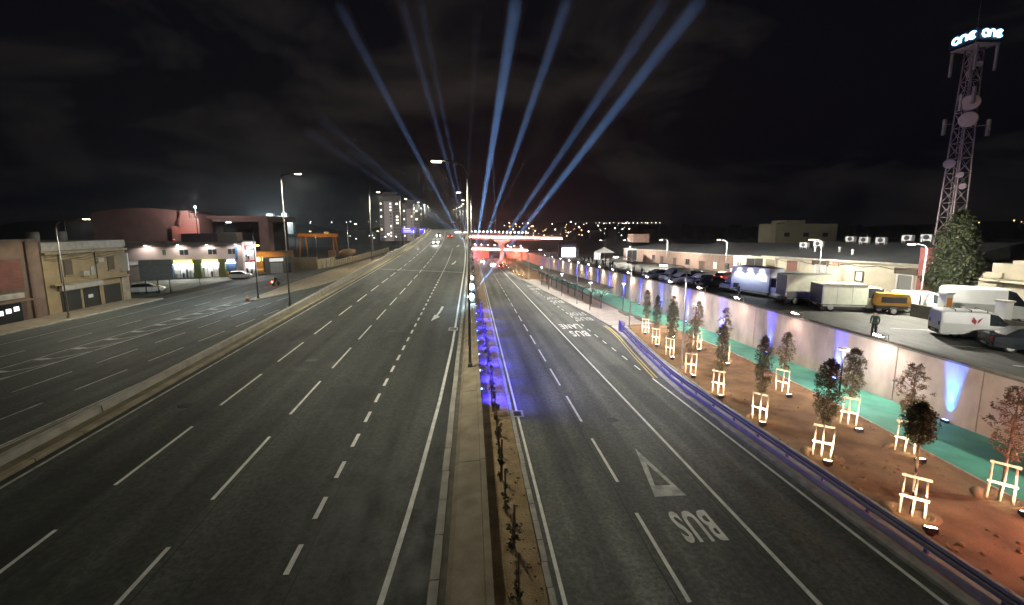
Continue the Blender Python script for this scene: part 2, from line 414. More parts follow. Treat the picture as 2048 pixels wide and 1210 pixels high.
strip('kerb', lambda y: [(isl(y)[1][0], zS(y) + 0.13), (isl(y)[1][0] + 0.15, zS(y) + 0.13), (isl(y)[1][0] + 0.15, zS(y))], frange(59, 230, 6), M_KERB)
strip('kerb', lambda y: [(isl(y)[0][0] - 0.15, zS(y)), (isl(y)[0][0] - 0.15, zS(y) + 0.13), (isl(y)[0][0], zS(y) + 0.13)], frange(59, 230, 6), M_KERB)
kerb_run(main_road, lambda y: -15.72, zL, 8, 60, w=0.28, h=0.12, L=2.0, side=-1, m=M_CONC)
strip('kerb', lambda y: [(-16.0 + cL(y), zL(y) + 0.12), (-15.72 + cL(y), zL(y) + 0.12), (-15.72 + cL(y), zL(y))], frange(60, 300, 6), M_CONC)
kerb_run(main_road, lambda y: -1.17 + cL(y), zL, 8, 66, w=0.24, h=0.13, L=1.5, m=M_CONC_L)
strip('kerb', lambda y: [(-1.17 + cL(y), zL(y)), (-1.17 + cL(y), zL(y) + 0.13), (-0.93 + cL(y), zL(y) + 0.13)], frange(66, 300, 6), M_CONC_L)
strip('gutter', lambda y: [(-0.95 + cL(y), zL(y) + 0.05), (-0.66 + cL(y), zL(y) + 0.05)], YS, M_CONC_D)

# ------------------------------------------------------------------ concrete walls
def wall_run(name, prof, y0, y1, L, m, label, cat='wall', gap=0.03, piece='wall_panel', root=None):
    root = root or empty(name, (0, y0, 0), 0, label, cat)
    y = y0; k = 0
    while y < y1 - 0.01:
        a, b = y + gap / 2, min(y + L, y1) - gap / 2
        dz = random.uniform(-0.012, 0.012)
        A, B = prof(a), prof(b); n = len(A); mb = MB()
        A = [(p[0] + dz, a - y0, p[1] + dz * 0.5) for p in A]; B = [(p[0] + dz, b - y0, p[1] + dz * 0.5) for p in B]
        for i in range(n):
            q = (i + 1) % n; mb.face([A[i], B[i], B[q], A[q]])
        mb.face(list(reversed(A))); mb.face(B)
        mb.build(piece, m, root); y += L; k += 1
    return root
# median wall between the two levels
wall_run('median_wall', lambda y: [(-0.74 + cL(y), zL(y) - 0.3), (-0.74 + cL(y), zL(y) + 0.30), (-0.60 + cL(y), zL(y) + 0.42), (xr(y) - 0.20, zL(y) + 0.46), (xr(y) - 0.17, zL(y) + 0.50), (xr(y), zL(y) + 0.50), (xr(y), zR(y) - 0.2), (xr(y) - 0.4, zR(y) - 0.2)],
         2, 224, 6.0, M_CONC, 'long pale concrete wall along the median between the two carriageways')
# retaining wall of the upper street
def ztop(y): return zU(y) + 0.10
RW = wall_run('retaining_wall', lambda y: [(WX, zR(y) - 0.2), (WX, ztop(y)), (WX + 0.38, ztop(y)), (WX + 0.38, zR(y) - 0.2)], -8, 226, 4.5, M_WALL,
         'tall pale concrete retaining wall lit blue and pink along the green path', gap=0.04)
wall_run('wall_coping', lambda y: [(WX - 0.06, ztop(y) + 0.004), (WX - 0.06, ztop(y) + 0.12), (WX + 0.44, ztop(y) + 0.12), (WX + 0.44, ztop(y) + 0.004)], -8, 226, 3.0, M_CONC_D, '', piece='coping_stone', root=RW)
# ramp side wall and parapet
def ph(y): return interp([(2, 0.30), (40, 0.34), (70, 0.8), (300, 0.8)], y)
wall_run('parapet_wall', lambda y: [(-16.95 + cL(y), zL(y) - 0.2), (-16.90 + cL(y), zL(y) + ph(y)), (-16.62 + cL(y), zL(y) + ph(y)), (-16.56 + cL(y), zL(y) - 0.2)], 2, 302, 6, M_CONC_L,
         'pale concrete parapet on the far side of the rising main road')
wall_run('ramp_wall', lambda y: [(-17.25 + cL(y), zS(y) - 0.3), (-17.25 + cL(y), zL(y) - 0.02), (-16.97 + cL(y), zL(y) - 0.02), (-16.97 + cL(y), zS(y) - 0.3)], 30, 290, 8, M_CONC,
         'concrete side wall of the ramp carrying the main road')

# ------------------------------------------------------------------ markings (paint sheets 5 mm above the road, children of the road)
def dash_mesh(w, l, s): return MB().face([(-w / 2, 0, 0), (w / 2, 0, 0), (w / 2, l, l * s), (-w / 2, l, l * s)])
def dashes(parent, name, x, y0, period, length, n, zf, w=0.12, m=None, xf=None, s=0.0):
    me = dash_mesh(w, length, s).mesh(name, m or M_PAINT)
    for k in range(n):
        y = y0 + k * period
        o = inst(me, name, parent, ((xf(y) if xf else x), y, zf(y) + 0.006))
        if xf: o.rotation_euler[2] = -math.atan2(xf(y + length) - xf(y), length)
def line(parent, name, pts, zf, w=0.12, m=None, dz=0.006):
    rows = []
    for i, (x, y) in enumerate(pts):
        a = pts[max(0, i - 1)]; b = pts[min(len(pts) - 1, i + 1)]
        d = Vector((b[0] - a[0], b[1] - a[1], 0)).normalized(); nx, ny = d.y, -d.x
        rows.append([(x - nx * w / 2, y - ny * w / 2, zf(y - ny * w / 2) + dz), (x + nx * w / 2, y + ny * w / 2, zf(y + ny * w / 2) + dz)])
    return MB().grid(rows, smooth=False).build(name, m or M_PAINT, parent)
def run(fx, y0, y1, s=6): return [(fx(y), y) for y in frange(y0, y1, s)]

dashes(main_road, 'lane_dash', -11.8, 2.2, 6.05, 4.0, 36, zL, xf=lambda y: -11.8 + cL(y), s=0.031)
dashes(main_road, 'lane_dash', -8.2, 7.4, 5.86, 3.9, 36, zL, xf=lambda y: -8.2 + cL(y), s=0.031)
dashes(main_road, 'short_dash', -4.72, 6.1, 2.0, 1.0, 54, zL, xf=lambda y: -4.72 + cL(y), s=0.031, w=0.14)
ER = [(0, -2.9), (10, -2.16), (13, -1.97), (20, -1.70), (29, -1.52), (58, -1.54), (300, -1.54)]
line(main_road, 'edge_line', run(lambda y: interp(ER, y) + cL(y), 2, 60, 2) + run(lambda y: -1.54 + cL(y), 62, 290, 6), zL, 0.15)
line(main_road, 'edge_line', run(lambda y: -15.35 + cL(y), 2, 290, 6), zL, 0.12, M_PAINT_W)
line(main_road, 'expansion_joint', [(-15.6, 71.5), (-8.5, 68.7), (-1.3, 66.0)], zL, 0.35, M_CONC_L)
def poly(parent, name, pts, zf, m=None):
    return MB().face([(x, y, zf(y) + 0.006) for x, y in pts]).build(name, m or M_PAINT, parent)
def merge_arrow(dx, y0, k=1.0):
    P = [(-3.14, 41.6), (-2.92, 41.5), (-2.98, 39.9), (-3.10, 38.6), (-3.22, 37.75), (-2.98, 37.3), (-3.62, 35.8), (-3.52, 38.1), (-3.38, 37.95), (-3.28, 38.9), (-3.20, 40.2)]
    mb = MB(); pts = [(x + dx + cL(y0 + (y - 35.8)), y0 + (y - 35.8)) for x, y in P]
    q = [pts[i] for i in (0, 1, 2, 10)], [pts[i] for i in (10, 2, 3, 9)], [pts[i] for i in (9, 3, 4, 8)], [pts[i] for i in (5, 6, 7)], [pts[i] for i in (4, 5, 7, 8)]
    for f in q: mb.face([(x, y, zL(y) + 0.006) for x, y in reversed(f)])
    mb.build('merge_arrow', M_PAINT, main_road)
merge_arrow(0, 35.8); merge_arrow(-0.25, 76.5); merge_arrow(-0.2, 118)
for x0, x1, y0, y1 in ((-2.0, -1.3, 32.6, 33.7),):
    mb = MB(); mb.box(x0, x1, y0, y1, 0, 0.02); o = mb.build('drain_frame', M_CONC_L, main_road); o.location = (0, 0, zL(33) + 0.0)
    o.rotation_euler = (0, 0, 0)
    MB().box(x0 + 0.1, x1 - 0.08, y0 + 0.2, y1 - 0.2, 0.021, 0.03).build('drain_grate', M_DARKM, main_road, (0, 0, zL(33)))

dashes(side_road, 'lane_dash', 5.85, 4.2, 6.08, 4.0, 26, zR, s=-0.0296, w=0.13)
line(side_road, 'lane_line', run(lambda y: 9.38, 2, 200, 6), zR, 0.15)
line(side_road, 'edge_line', run(lambda y: 2.40, 2, 200, 6), zR, 0.12)
line(side_road, 'edge_line', run(lambda y: 12.84, 2, 29.4, 3), zR, 0.14)
YLO = run(lambda y: kx(y) - 0.52, 29.5, 49, 1.5)
line(side_road, 'yellow_line', YLO, zR, 0.10, M_YELLOW); line(side_road, 'yellow_line', [(x + 0.26, y) for x, y in YLO], zR, 0.10, M_YELLOW)
line(side_road, 'edge_line', run(lambda y: kx(y) - 0.5, 109, 200, 6), zR, 0.12)
dashes(side_road, 'bay_dash', 12.72, 31.5, 2.9, 1.3, 24, zR, s=-0.0296, xf=lambda y: 12.75 - max(0, (y - 60)) * 0.02, w=0.12)
# give-way triangle
TO = [(7.64, 19.15), (6.95, 15.20), (8.22, 15.18)]; TI = [(7.63, 17.75), (7.28, 15.95), (7.93, 15.94)]
mb = MB()
for i in range(3):
    j = (i + 1) % 3; mb.face([(*TO[i], zR(TO[i][1]) + 0.006), (*TO[j], zR(TO[j][1]) + 0.006), (*TI[j], zR(TI[j][1]) + 0.006), (*TI[i], zR(TI[i][1]) + 0.006)])
mb.build('give_way_triangle', M_PAINT_W, side_road)
def road_text(txt, x0, x1, y0, y1, m=M_PAINT, bold=0.02):
    """lettering to be read by traffic coming towards the camera"""
    cu = bpy.data.curves.new('lettering', 'FONT'); cu.body = txt; cu.offset = bold; cu.resolution_u = 3; cu.size = 1.0
    cu.space_character = 1.12
    ob = bpy.data.objects.new('lettering_tmp', cu); COL.objects.link(ob)
    dg = bpy.context.evaluated_depsgraph_get(); me = bpy.data.meshes.new_from_object(ob.evaluated_get(dg))
    bpy.data.objects.remove(ob)
    xs = [v.co.x for v in me.vertices]; ys = [v.co.y for v in me.vertices]
    ax, bx, ay, by = min(xs), max(xs), min(ys), max(ys)
    for v in me.vertices:
        u = (v.co.x - ax) / (bx - ax); w = (v.co.y - ay) / (by - ay)
        X = x1 + (x0 - x1) * u; Y = y1 + (y0 - y1) * w
        v.co = (X, Y, zR(Y) + 0.006)
    me.materials.clear(); me.materials.append(m)
    for p in me.polygons: p.material_index = 0
    o = bpy.data.objects.new('lettering', me); COL.objects.link(o); o.parent = side_road
road_text('BUS', 6.95, 8.42, 12.55, 14.25, M_PAINT, 0.028)
road_text('LANE', 9.95, 12.3, 47.6, 50.3, M_PAINT); road_text('BUS', 10.3, 12.2, 43.6, 46.4, M_PAINT)
road_text('STOP', 12.85, 15.1, 56.2, 58.6, M_PAINT_W); road_text('BUS', 12.9, 15.0, 52.4, 54.8, M_PAINT_W)
road_text('STOP', 12.6, 14.5, 72.5, 75.5, M_PAINT_W); road_text('BUS', 12.6, 14.5, 68, 71, M_PAINT_W)
road_text('STOP', 11.6, 13.4, 92.5, 96, M_PAINT_W); road_text('BUS', 11.6, 13.4, 87, 90.5, M_PAINT_W)
# manholes, repair patches and seams
M_PATCH = asphalt('asphalt_repair', (0.026, 0.028, 0.026), (0.044, 0.046, 0.042), 0.1)
M_PATCH2 = asphalt('asphalt_repair_pale', (0.085, 0.088, 0.076), (0.125, 0.127, 0.110), 0.15)
def patch(parent, x0, x1, y0, y1, zf, m): MB().face([(x0, y0, zf(y0) + .003), (x1, y0 + .05, zf(y0 + .05) + .003), (x1 - .04, y1, zf(y1) + .003), (x0 + .03, y1 - .06, zf(y1 - .06) + .003)]).build('repair_patch', m, parent)
for x0, x1, y0, y1 in ((10.2, 12.2, 33, 44), (9.9, 12.4, 60, 70), (10.6, 12.3, 16, 18.8)): patch(side_road, x0, x1, y0, y1, zR, M_PATCH2)
for x0, x1, y0, y1 in ((-7.4, -5.4, 19.5, 22.2), (-14.6, -12.3, 28, 34), (-11.2, -8.9, 41, 43.5)): patch(main_road, x0, x1, y0, y1, zL, M_PATCH)
MH = MB().tube([(0, 0, -.01), (0, 0, .008)], .33, 20).mesh('manhole_cover', M_DARKM)
for x, y in ((7.6, 22.5), (4.2, 36.5), (11.3, 26.3)): inst(MH, 'manhole_cover', side_road, (x, y, zR(y)))
for x, y in ((-9.9, 26.5), (-6.3, 33.0), (-13.4, 20.5)): inst(MH, 'manhole_cover', main_road, (x, y, zL(y)))
M_SEAM = mat('tar_seam', (0.014, 0.014, 0.013), 0.6, var=.3)
for x in (-11.45, -7.95, -4.45): line(main_road, 'tar_seam', [(x + .03 * math.sin(y * .7) + cL(y), y) for y in frange(4, 130, 2)], zL, 0.035, M_SEAM, 0.004)
for x in (5.55, 9.1): line(side_road, 'tar_seam', [(x + .03 * math.sin(y * .9), y) for y in frange(4, 120, 2)], zR, 0.035, M_SEAM, 0.004)
# drains on the side road
MB().box(2.0, 2.75, 23.4, 24.3, -0.01, 0.018).build('drain_frame', M_CONC_L, side_road, (0, 0, zR(23.8)))
MB().box(2.14, 2.62, 23.55, 24.15, 0.019, 0.026).build('drain_grate', M_DARKM, side_road, (0, 0, zR(23.8)))
dashes(service_road, 'lane_dash', -22.6, 14.4, 5.62, 3.8, 17, zS, s=-0.0125, m=M_PAINT_W)
dashes(service_road, 'lane_dash', -25.8, 14.5, 5.55, 3.7, 9, zS, s=-0.0125, m=M_PAINT_W)
dashes(service_road, 'lane_dash', -34.0, 26, 5.9, 3.2, 12, zS, s=-0.0125, m=M_PAINT_W)
line(service_road, 'edge_line', run(lambda y: -19.8, 4, 59, 4), zS, 0.13, M_PAINT_W)
line(service_road, 'edge_line', run(lambda y: -37.7 - max(0, y - 48) * 0.06, 4, 100, 6), zS, 0.11, M_PAINT_W)
line(service_road, 'hatch_line', run(lambda y: -31.0, 10, 58, 4), zS, 0.13, M_PAINT_W)
line(service_road, 'hatch_line', run(lambda y: -28.7, 10, 58, 4), zS, 0.13, M_PAINT_W)
for k in range(16):
    y = 12 + k * 2.9
    poly(service_road, 'hatch_bar', [(-30.9, y), (-30.1, y - 0.1), (-29.9, y + 0.4), (-30.8, y + 0.55)], zS, M_PAINT_W)
    line(service_road, 'hatch_bar', [(-30.0, y + 0.1), (-29.2, y + 0.9), (-28.75, y + 2.2)], zS, 0.13, M_PAINT_W)
line(upper_street, 'bay_line', [(28.6, 20.0), (31.6, 18.6)], zU, 0.12, M_PAINT_W)
line(upper_street, 'bay_line', [(29.6, 23.9), (32.6, 22.6)], zU, 0.12, M_PAINT_W)
line(upper_street, 'bay_line', [(30.3, 28.6), (33.0, 27.6)], zU, 0.12, M_PAINT_W)
line(upper_street, 'edge_line', run(lambda y: 26.7, 8, 60, 6), zU, 0.08, M_PAINT_W)
# ------------------------------------------------------------------ street lamps
def arc_arm(h, reach, rise, sign):
    """pole top bends over towards sign*X"""
    pts = [(0, 0, 0.0), (0, 0, h * 0.5), (0, 0, h)]
    for t in (0.2, 0.4, 0.6, 0.8, 1.0):
        a = t * math.pi / 2
        pts.append((sign * reach * 0.28 * (1 - math.cos(a)), 0, h + rise * 0.75 * math.sin(a)))
    pts.append((sign * reach * 0.65, 0, h + rise * 0.9)); pts.append((sign * reach, 0, h + rise))
    return pts
def lamp_proto(h, reach, rise, sign, r0=0.09, r1=0.045, lens=None, head=0.62, post=None):
    root = empty('street_lamp')
    pts = arc_arm(h, reach, rise, sign)
    rr = [r0, (r0 + r1) / 2] + [r1] * (len(pts) - 2)
    MB().tube(pts[:3], rr[:3], 10).build('pole', post or M_POLE, root)
    MB().tube(pts[2:], rr[2:], 8).build('arm', post or M_POLE, root)
    MB().box(-0.2, 0.2, -0.2, 0.2, 0, 0.03).box(-0.12, 0.12, -0.12, 0.12, 0.03, 0.25).build('base_plate', post or M_POLE, root)
    x0 = sign * reach; z = h + rise
    hb = MB(); L = head * sign
    hb.prism([(x0 - 0.05 * sign, z - 0.03), (x0 + L * 0.5, z - 0.05), (x0 + L, z - 0.03), (x0 + L * 0.95, z + 0.05), (x0 + L * 0.4, z + 0.10), (x0 - 0.05 * sign, z + 0.05)], 'y', -0.14, 0.14)
    hd = hb.build('lamp_head', post or M_POLE, root)
    lb = MB(); lb.box(min(x0 + L * 0.15, x0 + L * 0.95), max(x0 + L * 0.15, x0 + L * 0.95), -0.12, 0.12, z - 0.11, z - 0.052)
    lb.build('lens', lens or E_LAMP, hd)
    return root, (x0 + L * 0.55, 0, z - 0.16)

def place_lamps(proto, lpos, spots, label, group, energy, color, cat='street lamp', cone=165, blend=0.6, tilt=(0, 0, -1)):
    for i, (loc, rz, ex) in enumerate(spots):
        o = proto if i == 0 else copy_tree(proto)
        o.location = loc; o.rotation_euler = (0, 0, rz)
        tag(o, label(i), cat, group)
        light('lamp_light', 'SPOT', lpos, energy * ex, color, parent=o, aim=tilt, spot_size=R(cone), spot_blend=blend, shadow_soft_size=0.18)

WARM = (1.0, 0.95, 0.74)
p, lp = lamp_proto(12.0, 1.2, 0.55, 1, 0.085, 0.042)
Ysl = [43, 78, 113, 148, 183, 218, 253]
place_lamps(p, lp, [((-17.7 + cL(y), y, zL(y) - 0.1), 0.0, 1.0) for y in Ysl],
            lambda i: 'tall street lamp on the parapet side of the main road, %s from the footbridge' % ORD[i], 'lamps along the main road parapet', 3900, WARM, tilt=(0.05, 0, -1), cone=175)
p, lp = lamp_proto(10.3, 1.25, 0.8, -1, 0.085, 0.045)
Ysm = [23.4, 57,  90.5, 123.5, 156.5, 189.5, 222, 255]
place_lamps(p, lp, [((-0.28 + cL(y), y, zL(y) + 0.42), 0.0, 1.0 if y > 0 else 0.2) for y in Ysm],
            lambda i: 'tall street lamp standing on the median wall, %s from the footbridge' % ORD[i] if i < 8 else 'tall street lamp on the median wall behind the viewer', 'lamps along the median wall', 2900, WARM, tilt=(-0.3, 0, -1))
# service road lamps
def single_lamp(h, reach, rise, sign, loc, label, energy, color, lens=None, tilt=(0, 0, -1), name_group=None, rz=0, cone=165, post=None, head=0.62):
    q, l_ = lamp_proto(h, reach, rise, sign, 0.08, 0.045, lens=lens, post=post, head=head)
    q.location = loc; q.rotation_euler = (0, 0, rz); tag(q, label, 'street lamp', name_group)
    light('lamp_light', 'SPOT', l_, energy, color, parent=q, aim=tilt, spot_size=R(cone), spot_blend=0.6, shadow_soft_size=0.15)
single_lamp(9.3, 2.6, 0.9, 1, (-42.0, 48.2, zS(48) + 0.1), 'white lamp post on the pavement between the brown and ochre buildings', 1900, WARM, tilt=(0.1, 0, -1), cone=179)
single_lamp(9.6, 2.6, 0.6, -1, (-29.0, 60.6, zS(60) + 0.1), 'dark lamp post on the tip of the traffic island beside the cone', 3800, (0.85, 0.95, 1.0), E_LAMPC, tilt=(-0.3, 0, -1), post=M_DARKM)
single_lamp(10.5, 1.6, 0.5, 1, (-29.5, 106, zS(106)), 'grey lamp post further along the traffic island before the boundary wall', 1900, WARM)
single_lamp(9.0, 1.4, 0.5, 1, (-31.5, 140, zS(140)), 'grey lamp post on the traffic island where the boundary wall gets low', 1900, (1.0, 0.7, 0.45))
single_lamp(9.0, 1.4, 0.5, -1, (-52, 150, zS(150)), 'lamp post in the crane yard behind the boundary wall', 2500, (1.0, 0.75, 0.5))
# lamps beside the green path, over the side road
p, lp = lamp_proto(7.6, 1.5, 0.5, -1, 0.075, 0.042, lens=E_LAMPC)
Ysp = [(15.9, 31.2), (17.6, 47.3), (16.0, 66), (15.0, 86), (13.6, 107), (12.8, 130)]
place_lamps(p, lp, [((x, y, zR(y) + 0.1), 0.0, 1.0) for x, y in Ysp],
            lambda i: 'slim lamp post with curved arm beside the side road, %s beyond the footbridge' % ORD[i], 'lamps along the side road', 2400, (1.0, 0.97, 0.86), tilt=(-0.2, 0, -1))
# one lamp on the near side of the footbridge keeps the near road lit (out of the picture)
single_lamp(9.5, 1.5, 0.5, -1, (15.2, -6, zR(-6)), 'lamp post beside the side road behind the viewer', 2700, (1.0, 0.97, 0.85))
# lamps of the upper street
p, lp = lamp_proto(5.4, 1.1, 0.6, -1, 0.07, 0.04)
Ysu = [(43.0, 50.6), (41.2, 68), (41.2, 90), (41, 112), (41, 134), (37.4, 33.0), (31.5, 11.0)]
place_lamps(p, lp, [((x, y, zU(y)), 0.0, (1.0, 0.7, 0.6, 0.6, 0.6, 0.55, 0.3)[i]) for i, (x, y) in enumerate(Ysu)],
            lambda i: ['lamp post before the cream warehouse door, behind the box trucks', 'lamp post behind the row of parked cars beside the white lorry',
                       'lamp post by the brick warehouse windows, second behind the parked cars', 'lamp post by the far end of the brick warehouse', 'lamp post near the far stage screen',
                       'lamp post in the van yard behind the low dark wall', 'lamp post of the upper street beyond the picture edge'][i], 'lamps of the upper street', 5600, (1.0, 0.95, 0.82), tilt=(0.5, 0, -1), cone=179, blend=0.1)
# low mushroom lamps along the path
def path_lamp(x, y, h, label, e=480):
    root = empty('path_lamp', (x, y, zR(y) + 0.12), 0, label, 'path lamp', 'low lamps along the green path')
    MB().tube([(0, 0, 0), (0, 0, h)], [0.05, 0.04], 8).build('pole', M_DARKM, root)
    hd = MB().tube([(0, 0, h), (0, 0, h + 0.05), (0, 0, h + 0.10)], [0.30, 0.32, 0.10], 14).build('lamp_head', M_WHITE, root)
    MB().tube([(0, 0, h - 0.05), (0, 0, h - 0.004)], [0.22, 0.26], 14).build('lens', E_LAMPC, hd)
    light('lamp_light', 'POINT', (0, 0, h - 0.2), e, (1, 0.96, 0.92), parent=root, shadow_soft_size=0.15)
path_lamp(22.9, 24.4, 3.1, 'mushroom lamp on the green path behind the round leafy tree')
path_lamp(22.6, 42.0, 3.4, 'mushroom lamp on the green path between the back row of trees and the bus platform')
path_lamp(20.4, 57.5, 4.0, 'mushroom lamp beside the near end of the bus shelter')
path_lamp(16.3, 59.5, 4.0, 'mushroom lamp on the kerb side of the bus shelter, nearest the footbridge', 320)
path_lamp(15.6, 76, 4.0, 'mushroom lamp on the kerb side of the bus shelter, middle one', 320)
path_lamp(14.9, 95, 4.0, 'mushroom lamp on the kerb side of the bus shelter, furthest one', 320)

# ------------------------------------------------------------------ violet guard rail
def guard_rail():
    root = empty('guard_rail', (14.7, 8, zR(8)), 0, 'violet steel guard rail with two beams between side road and soil bed', 'guard rail')
    o0 = Vector(root.location)
    ys = frange(6, 44.5, 1.0)
    def sweep(prof, name, y0, y1, m):
        rows = []
        for y in [q for q in ys if y0 <= q <= y1]:
            x0 = kx(y) + 0.40; rows.append([(x0 + px_ - o0.x, y - o0.y, zR(y) + 0.13 + pz_ * 0.95 - o0.z) for px_, pz_ in prof])
        return MB().grid(rows, smooth=True).build(name, m, root)
    W = [(0.06, 0.50), (0.00, 0.51), (-0.05, 0.55), (-0.05, 0.60), (0.03, 0.65), (0.03, 0.69), (-0.05, 0.74), (-0.05, 0.79), (0.0, 0.835), (0.06, 0.845), (0.07, 0.82)]
    y = 6.0
    while y < 44: sweep(W, 'beam', y, y + 4.0, M_VIOLET_D); y += 4.0
    Lw = [(0.09, 0.04), (-0.02, 0.05), (-0.03, 0.10), (-0.03, 0.25), (-0.01, 0.285), (0.09, 0.29)]
    y = 6.0
    while y < 44: sweep(Lw, 'lower_beam', y, y + 4.0, M_VIOLET_L); y += 4.0
    pm = MB().box(0.09, 0.17, -0.05, 0.05, -0.1, 0.76).mesh('post', M_VIOLET)
    for y in frange(7, 43, 2.0): inst(pm, 'post', root, (kx(y) + 0.40 - o0.x, y - o0.y, zR(y) + 0.13 - o0.z))
    # blunt end terminal
    ye = 45.2; x0 = kx(ye) + 0.4
    b = MB().prism([(-0.14, 0.0), (0.2, 0.0), (0.2, 1.1), (0.1, 1.2), (-0.14, 1.2)], 'y', -0.45, 0.35)
    b.box(-0.2, 0.26, -0.62, -0.46, 0.25, 1.12); b.build('end_terminal', M_VIOLET, root, (x0 - o0.x, ye - o0.y, zR(ye) + 0.10 - o0.z))
    # lamp glints along the beam edges, put in as pale tubes
    for dz, dx, nm in ((0.805, 0.02, 'edge_glint'), (0.64, -0.02, 'edge_glint'), (0.485, 0.0, 'edge_glint'), (0.28, 0.02, 'edge_glint')):
        MB().tube([(kx(y) + 0.40 + dx - o0.x, y - o0.y, zR(y) + 0.13 + dz - o0.z) for y in frange(6, 44.5, 1.1)], 0.022, 5).build(nm, mat('edge_glint_pale', (0.52, 0.48, 0.60), 0.4), root)
guard_rail()
# ------------------------------------------------------------------ young trees in stake frames, ground lights
def leaf_cloud(rng, n, shape, size, jit=0.45, skew=0.0):
    """leaf-sized faces gathered in clumps through a crown volume; shape(rng)->point"""
    mb = MB(); cl = [shape(rng) for _ in range(max(6, n // 22))]
    for k in range(n):
        c = rng.choice(cl); s = size * rng.uniform(0.6, 1.35)
        p = Vector((c[0] + rng.gauss(0, jit * 0.32), c[1] + rng.gauss(0, jit * 0.32), c[2] + rng.gauss(0, jit * 0.36)))
        a = Vector((rng.gauss(0, 1), rng.gauss(0, 1), rng.gauss(0, 0.6))).normalized()
        b = a.cross(Vector((rng.gauss(0, 1), rng.gauss(0, 1), rng.gauss(0, 1)))).normalized()
        mb.face([p - a * s, p - b * s * 0.45 + a * s * 0.1, p + a * s, p + b * s * 0.45 + a * s * 0.1], 0 if rng.random() < 0.72 else 1)
    return mb
def young_tree(x, y, h, cw, ch, kind, seed, label, dens=1.0):
    rng = random.Random(seed); z = zR(y) + 0.16
    root = empty('young_tree', (x, y, z), rng.uniform(0, 6), label, 'tree', 'young street trees in the soil bed')
    lean = (rng.uniform(-.08, .08), rng.uniform(-.08, .08))
    ch += 0.3; cw *= 0.86; c0 = h - ch
    tk = MB(); tk.tube([(0, 0, -0.05), (lean[0] * .4, lean[1] * .4, c0), (lean[0], lean[1], h - ch * 0.35), (lean[0] * 1.2, lean[1] * 1.2, h - ch * .1)], [0.055, 0.045, 0.03, 0.012], 7)
    for k in range(9):
        t = c0 + ch * (0.05 + 0.08 * k); a = k * 2.4; L = cw * rng.uniform(0.5, 0.9) * (1 - 0.5 * (t - c0) / ch)
        tk.tube([(lean[0] * .7, lean[1] * .7, t), (L * .55 * math.cos(a), L * .55 * math.sin(a), t + L * .5), (L * math.cos(a), L * math.sin(a), t + L * 1.0)], [0.02, 0.013, 0.006], 5)
    tk.build('trunk', M_TRUNK, root)
    def shp(r):
        while True:
            u = r.random(); zz = c0 + ch * (0.04 + 0.96 * u)
            if kind == 'col': w = cw * min(1, 4.0 * u + 0.25) * min(1.0, (1.04 - u) * 4.5)
            elif kind == 'round': w = cw * math.sqrt(max(0.02, 1 - (2 * u - 1) ** 2))
            else: w = cw * (0.35 + 0.8 * math.sin(math.pi * min(1, u * 0.95 + 0.05)))
            a = r.uniform(0, 6.283); q = math.sqrt(r.random()) * w
            if kind == 'loose' and r.random() < 0.25: q *= 1.25
            return (lean[0] + q * math.cos(a), lean[1] + q * math.sin(a), zz)
    n = int({'col': 6200, 'round': 8500, 'loose': 3000}[kind] * dens)
    m = {'col': [M_LEAF, M_LEAF_D], 'round': [M_LEAF_D, M_LEAF], 'loose': [M_LEAF_R, M_LEAF]}[kind]
    leaf_cloud(rng, n, shp, 0.037 if kind != 'loose' else 0.042, 0.16).build('crown', m, root)
    # basin of heaped soil round the trunk
    rows = []
    for j, (r_, hh) in enumerate(((0.45, -0.02), (0.55, 0.06), (0.66, 0.09), (0.8, 0.04), (0.92, -0.06))):
        rows.append([(r_ * (1 + .1 * math.sin(3 * t + seed)) * math.cos(t), r_ * (1 + .1 * math.sin(3 * t + seed)) * math.sin(t), hh * (1 + 0.6 * math.sin(2 * t + seed))) for t in [2 * math.pi * k / 20 for k in range(21)]])
    MB().grid(rows).build('soil_basin', M_SOIL, soil_bed, (x, y, z - 0.03))
    return root
STK_P = MB().tube([(0, 0, -0.1), (0.01, 0, 0.8), (0, 0, 1.58)], [0.043, 0.040, 0.036], 8).mesh('post', M_WOOD)
STK_R = MB().box(-0.40, 0.40, -0.02, 0.02, -0.05, 0.05).mesh('rail', M_WOOD)
def stake_frame(x, y, label, rz):
    root = empty('tree_stake_frame', (x, y, zR(y) + 0.15), rz, label, 'stake frame', 'wooden stake frames round the young trees')
    for px_, py_ in ((-0.34, -0.10), (0.34, -0.10), (0.0, -0.10)):
        o = inst(STK_P, 'post', root, (px_, py_, 0)); o.rotation_euler = (random.uniform(-.06, .06), random.uniform(-.05, .05), 0); o.scale = (1, 1, random.uniform(.93, 1.08))
    for zz in (0.72, 1.50):
        inst(STK_R, 'rail', root, (0, -0.165, zz))
UPH = MB().tube([(0, 0, 0), (0, 0, 0.1)], [0.12, 0.12], 12).prism([(-0.13, 0.08), (0.13, 0.08), (0.13, 0.20), (-0.13, 0.28)], 'y', -0.16, 0.16).mesh('housing', M_DARKM)
UPL = MB().face([(-0.10, -0.13, 0.282), (0.11, -0.13, 0.205), (0.11, 0.13, 0.205), (-0.10, 0.13, 0.282)]).mesh('lens', E_UP)
def uplight(x, y, tx, ty, label, e=1.0):
    ang = math.atan2(ty - y, tx - x); z = zR(y) + 0.14
    root = empty('ground_light', (x, y, z), ang, label, 'ground light', 'ground lights at the young trees')
    b = inst(UPH, 'housing', root); inst(UPL, 'lens', b)
    light('ground_beam', 'SPOT', (0.06, 0, 0.34), 360 * e, (1.0, 0.78, 0.52), parent=root, aim=(1, 0, 1.0), spot_size=R(165), spot_blend=0.9, shadow_soft_size=0.1)
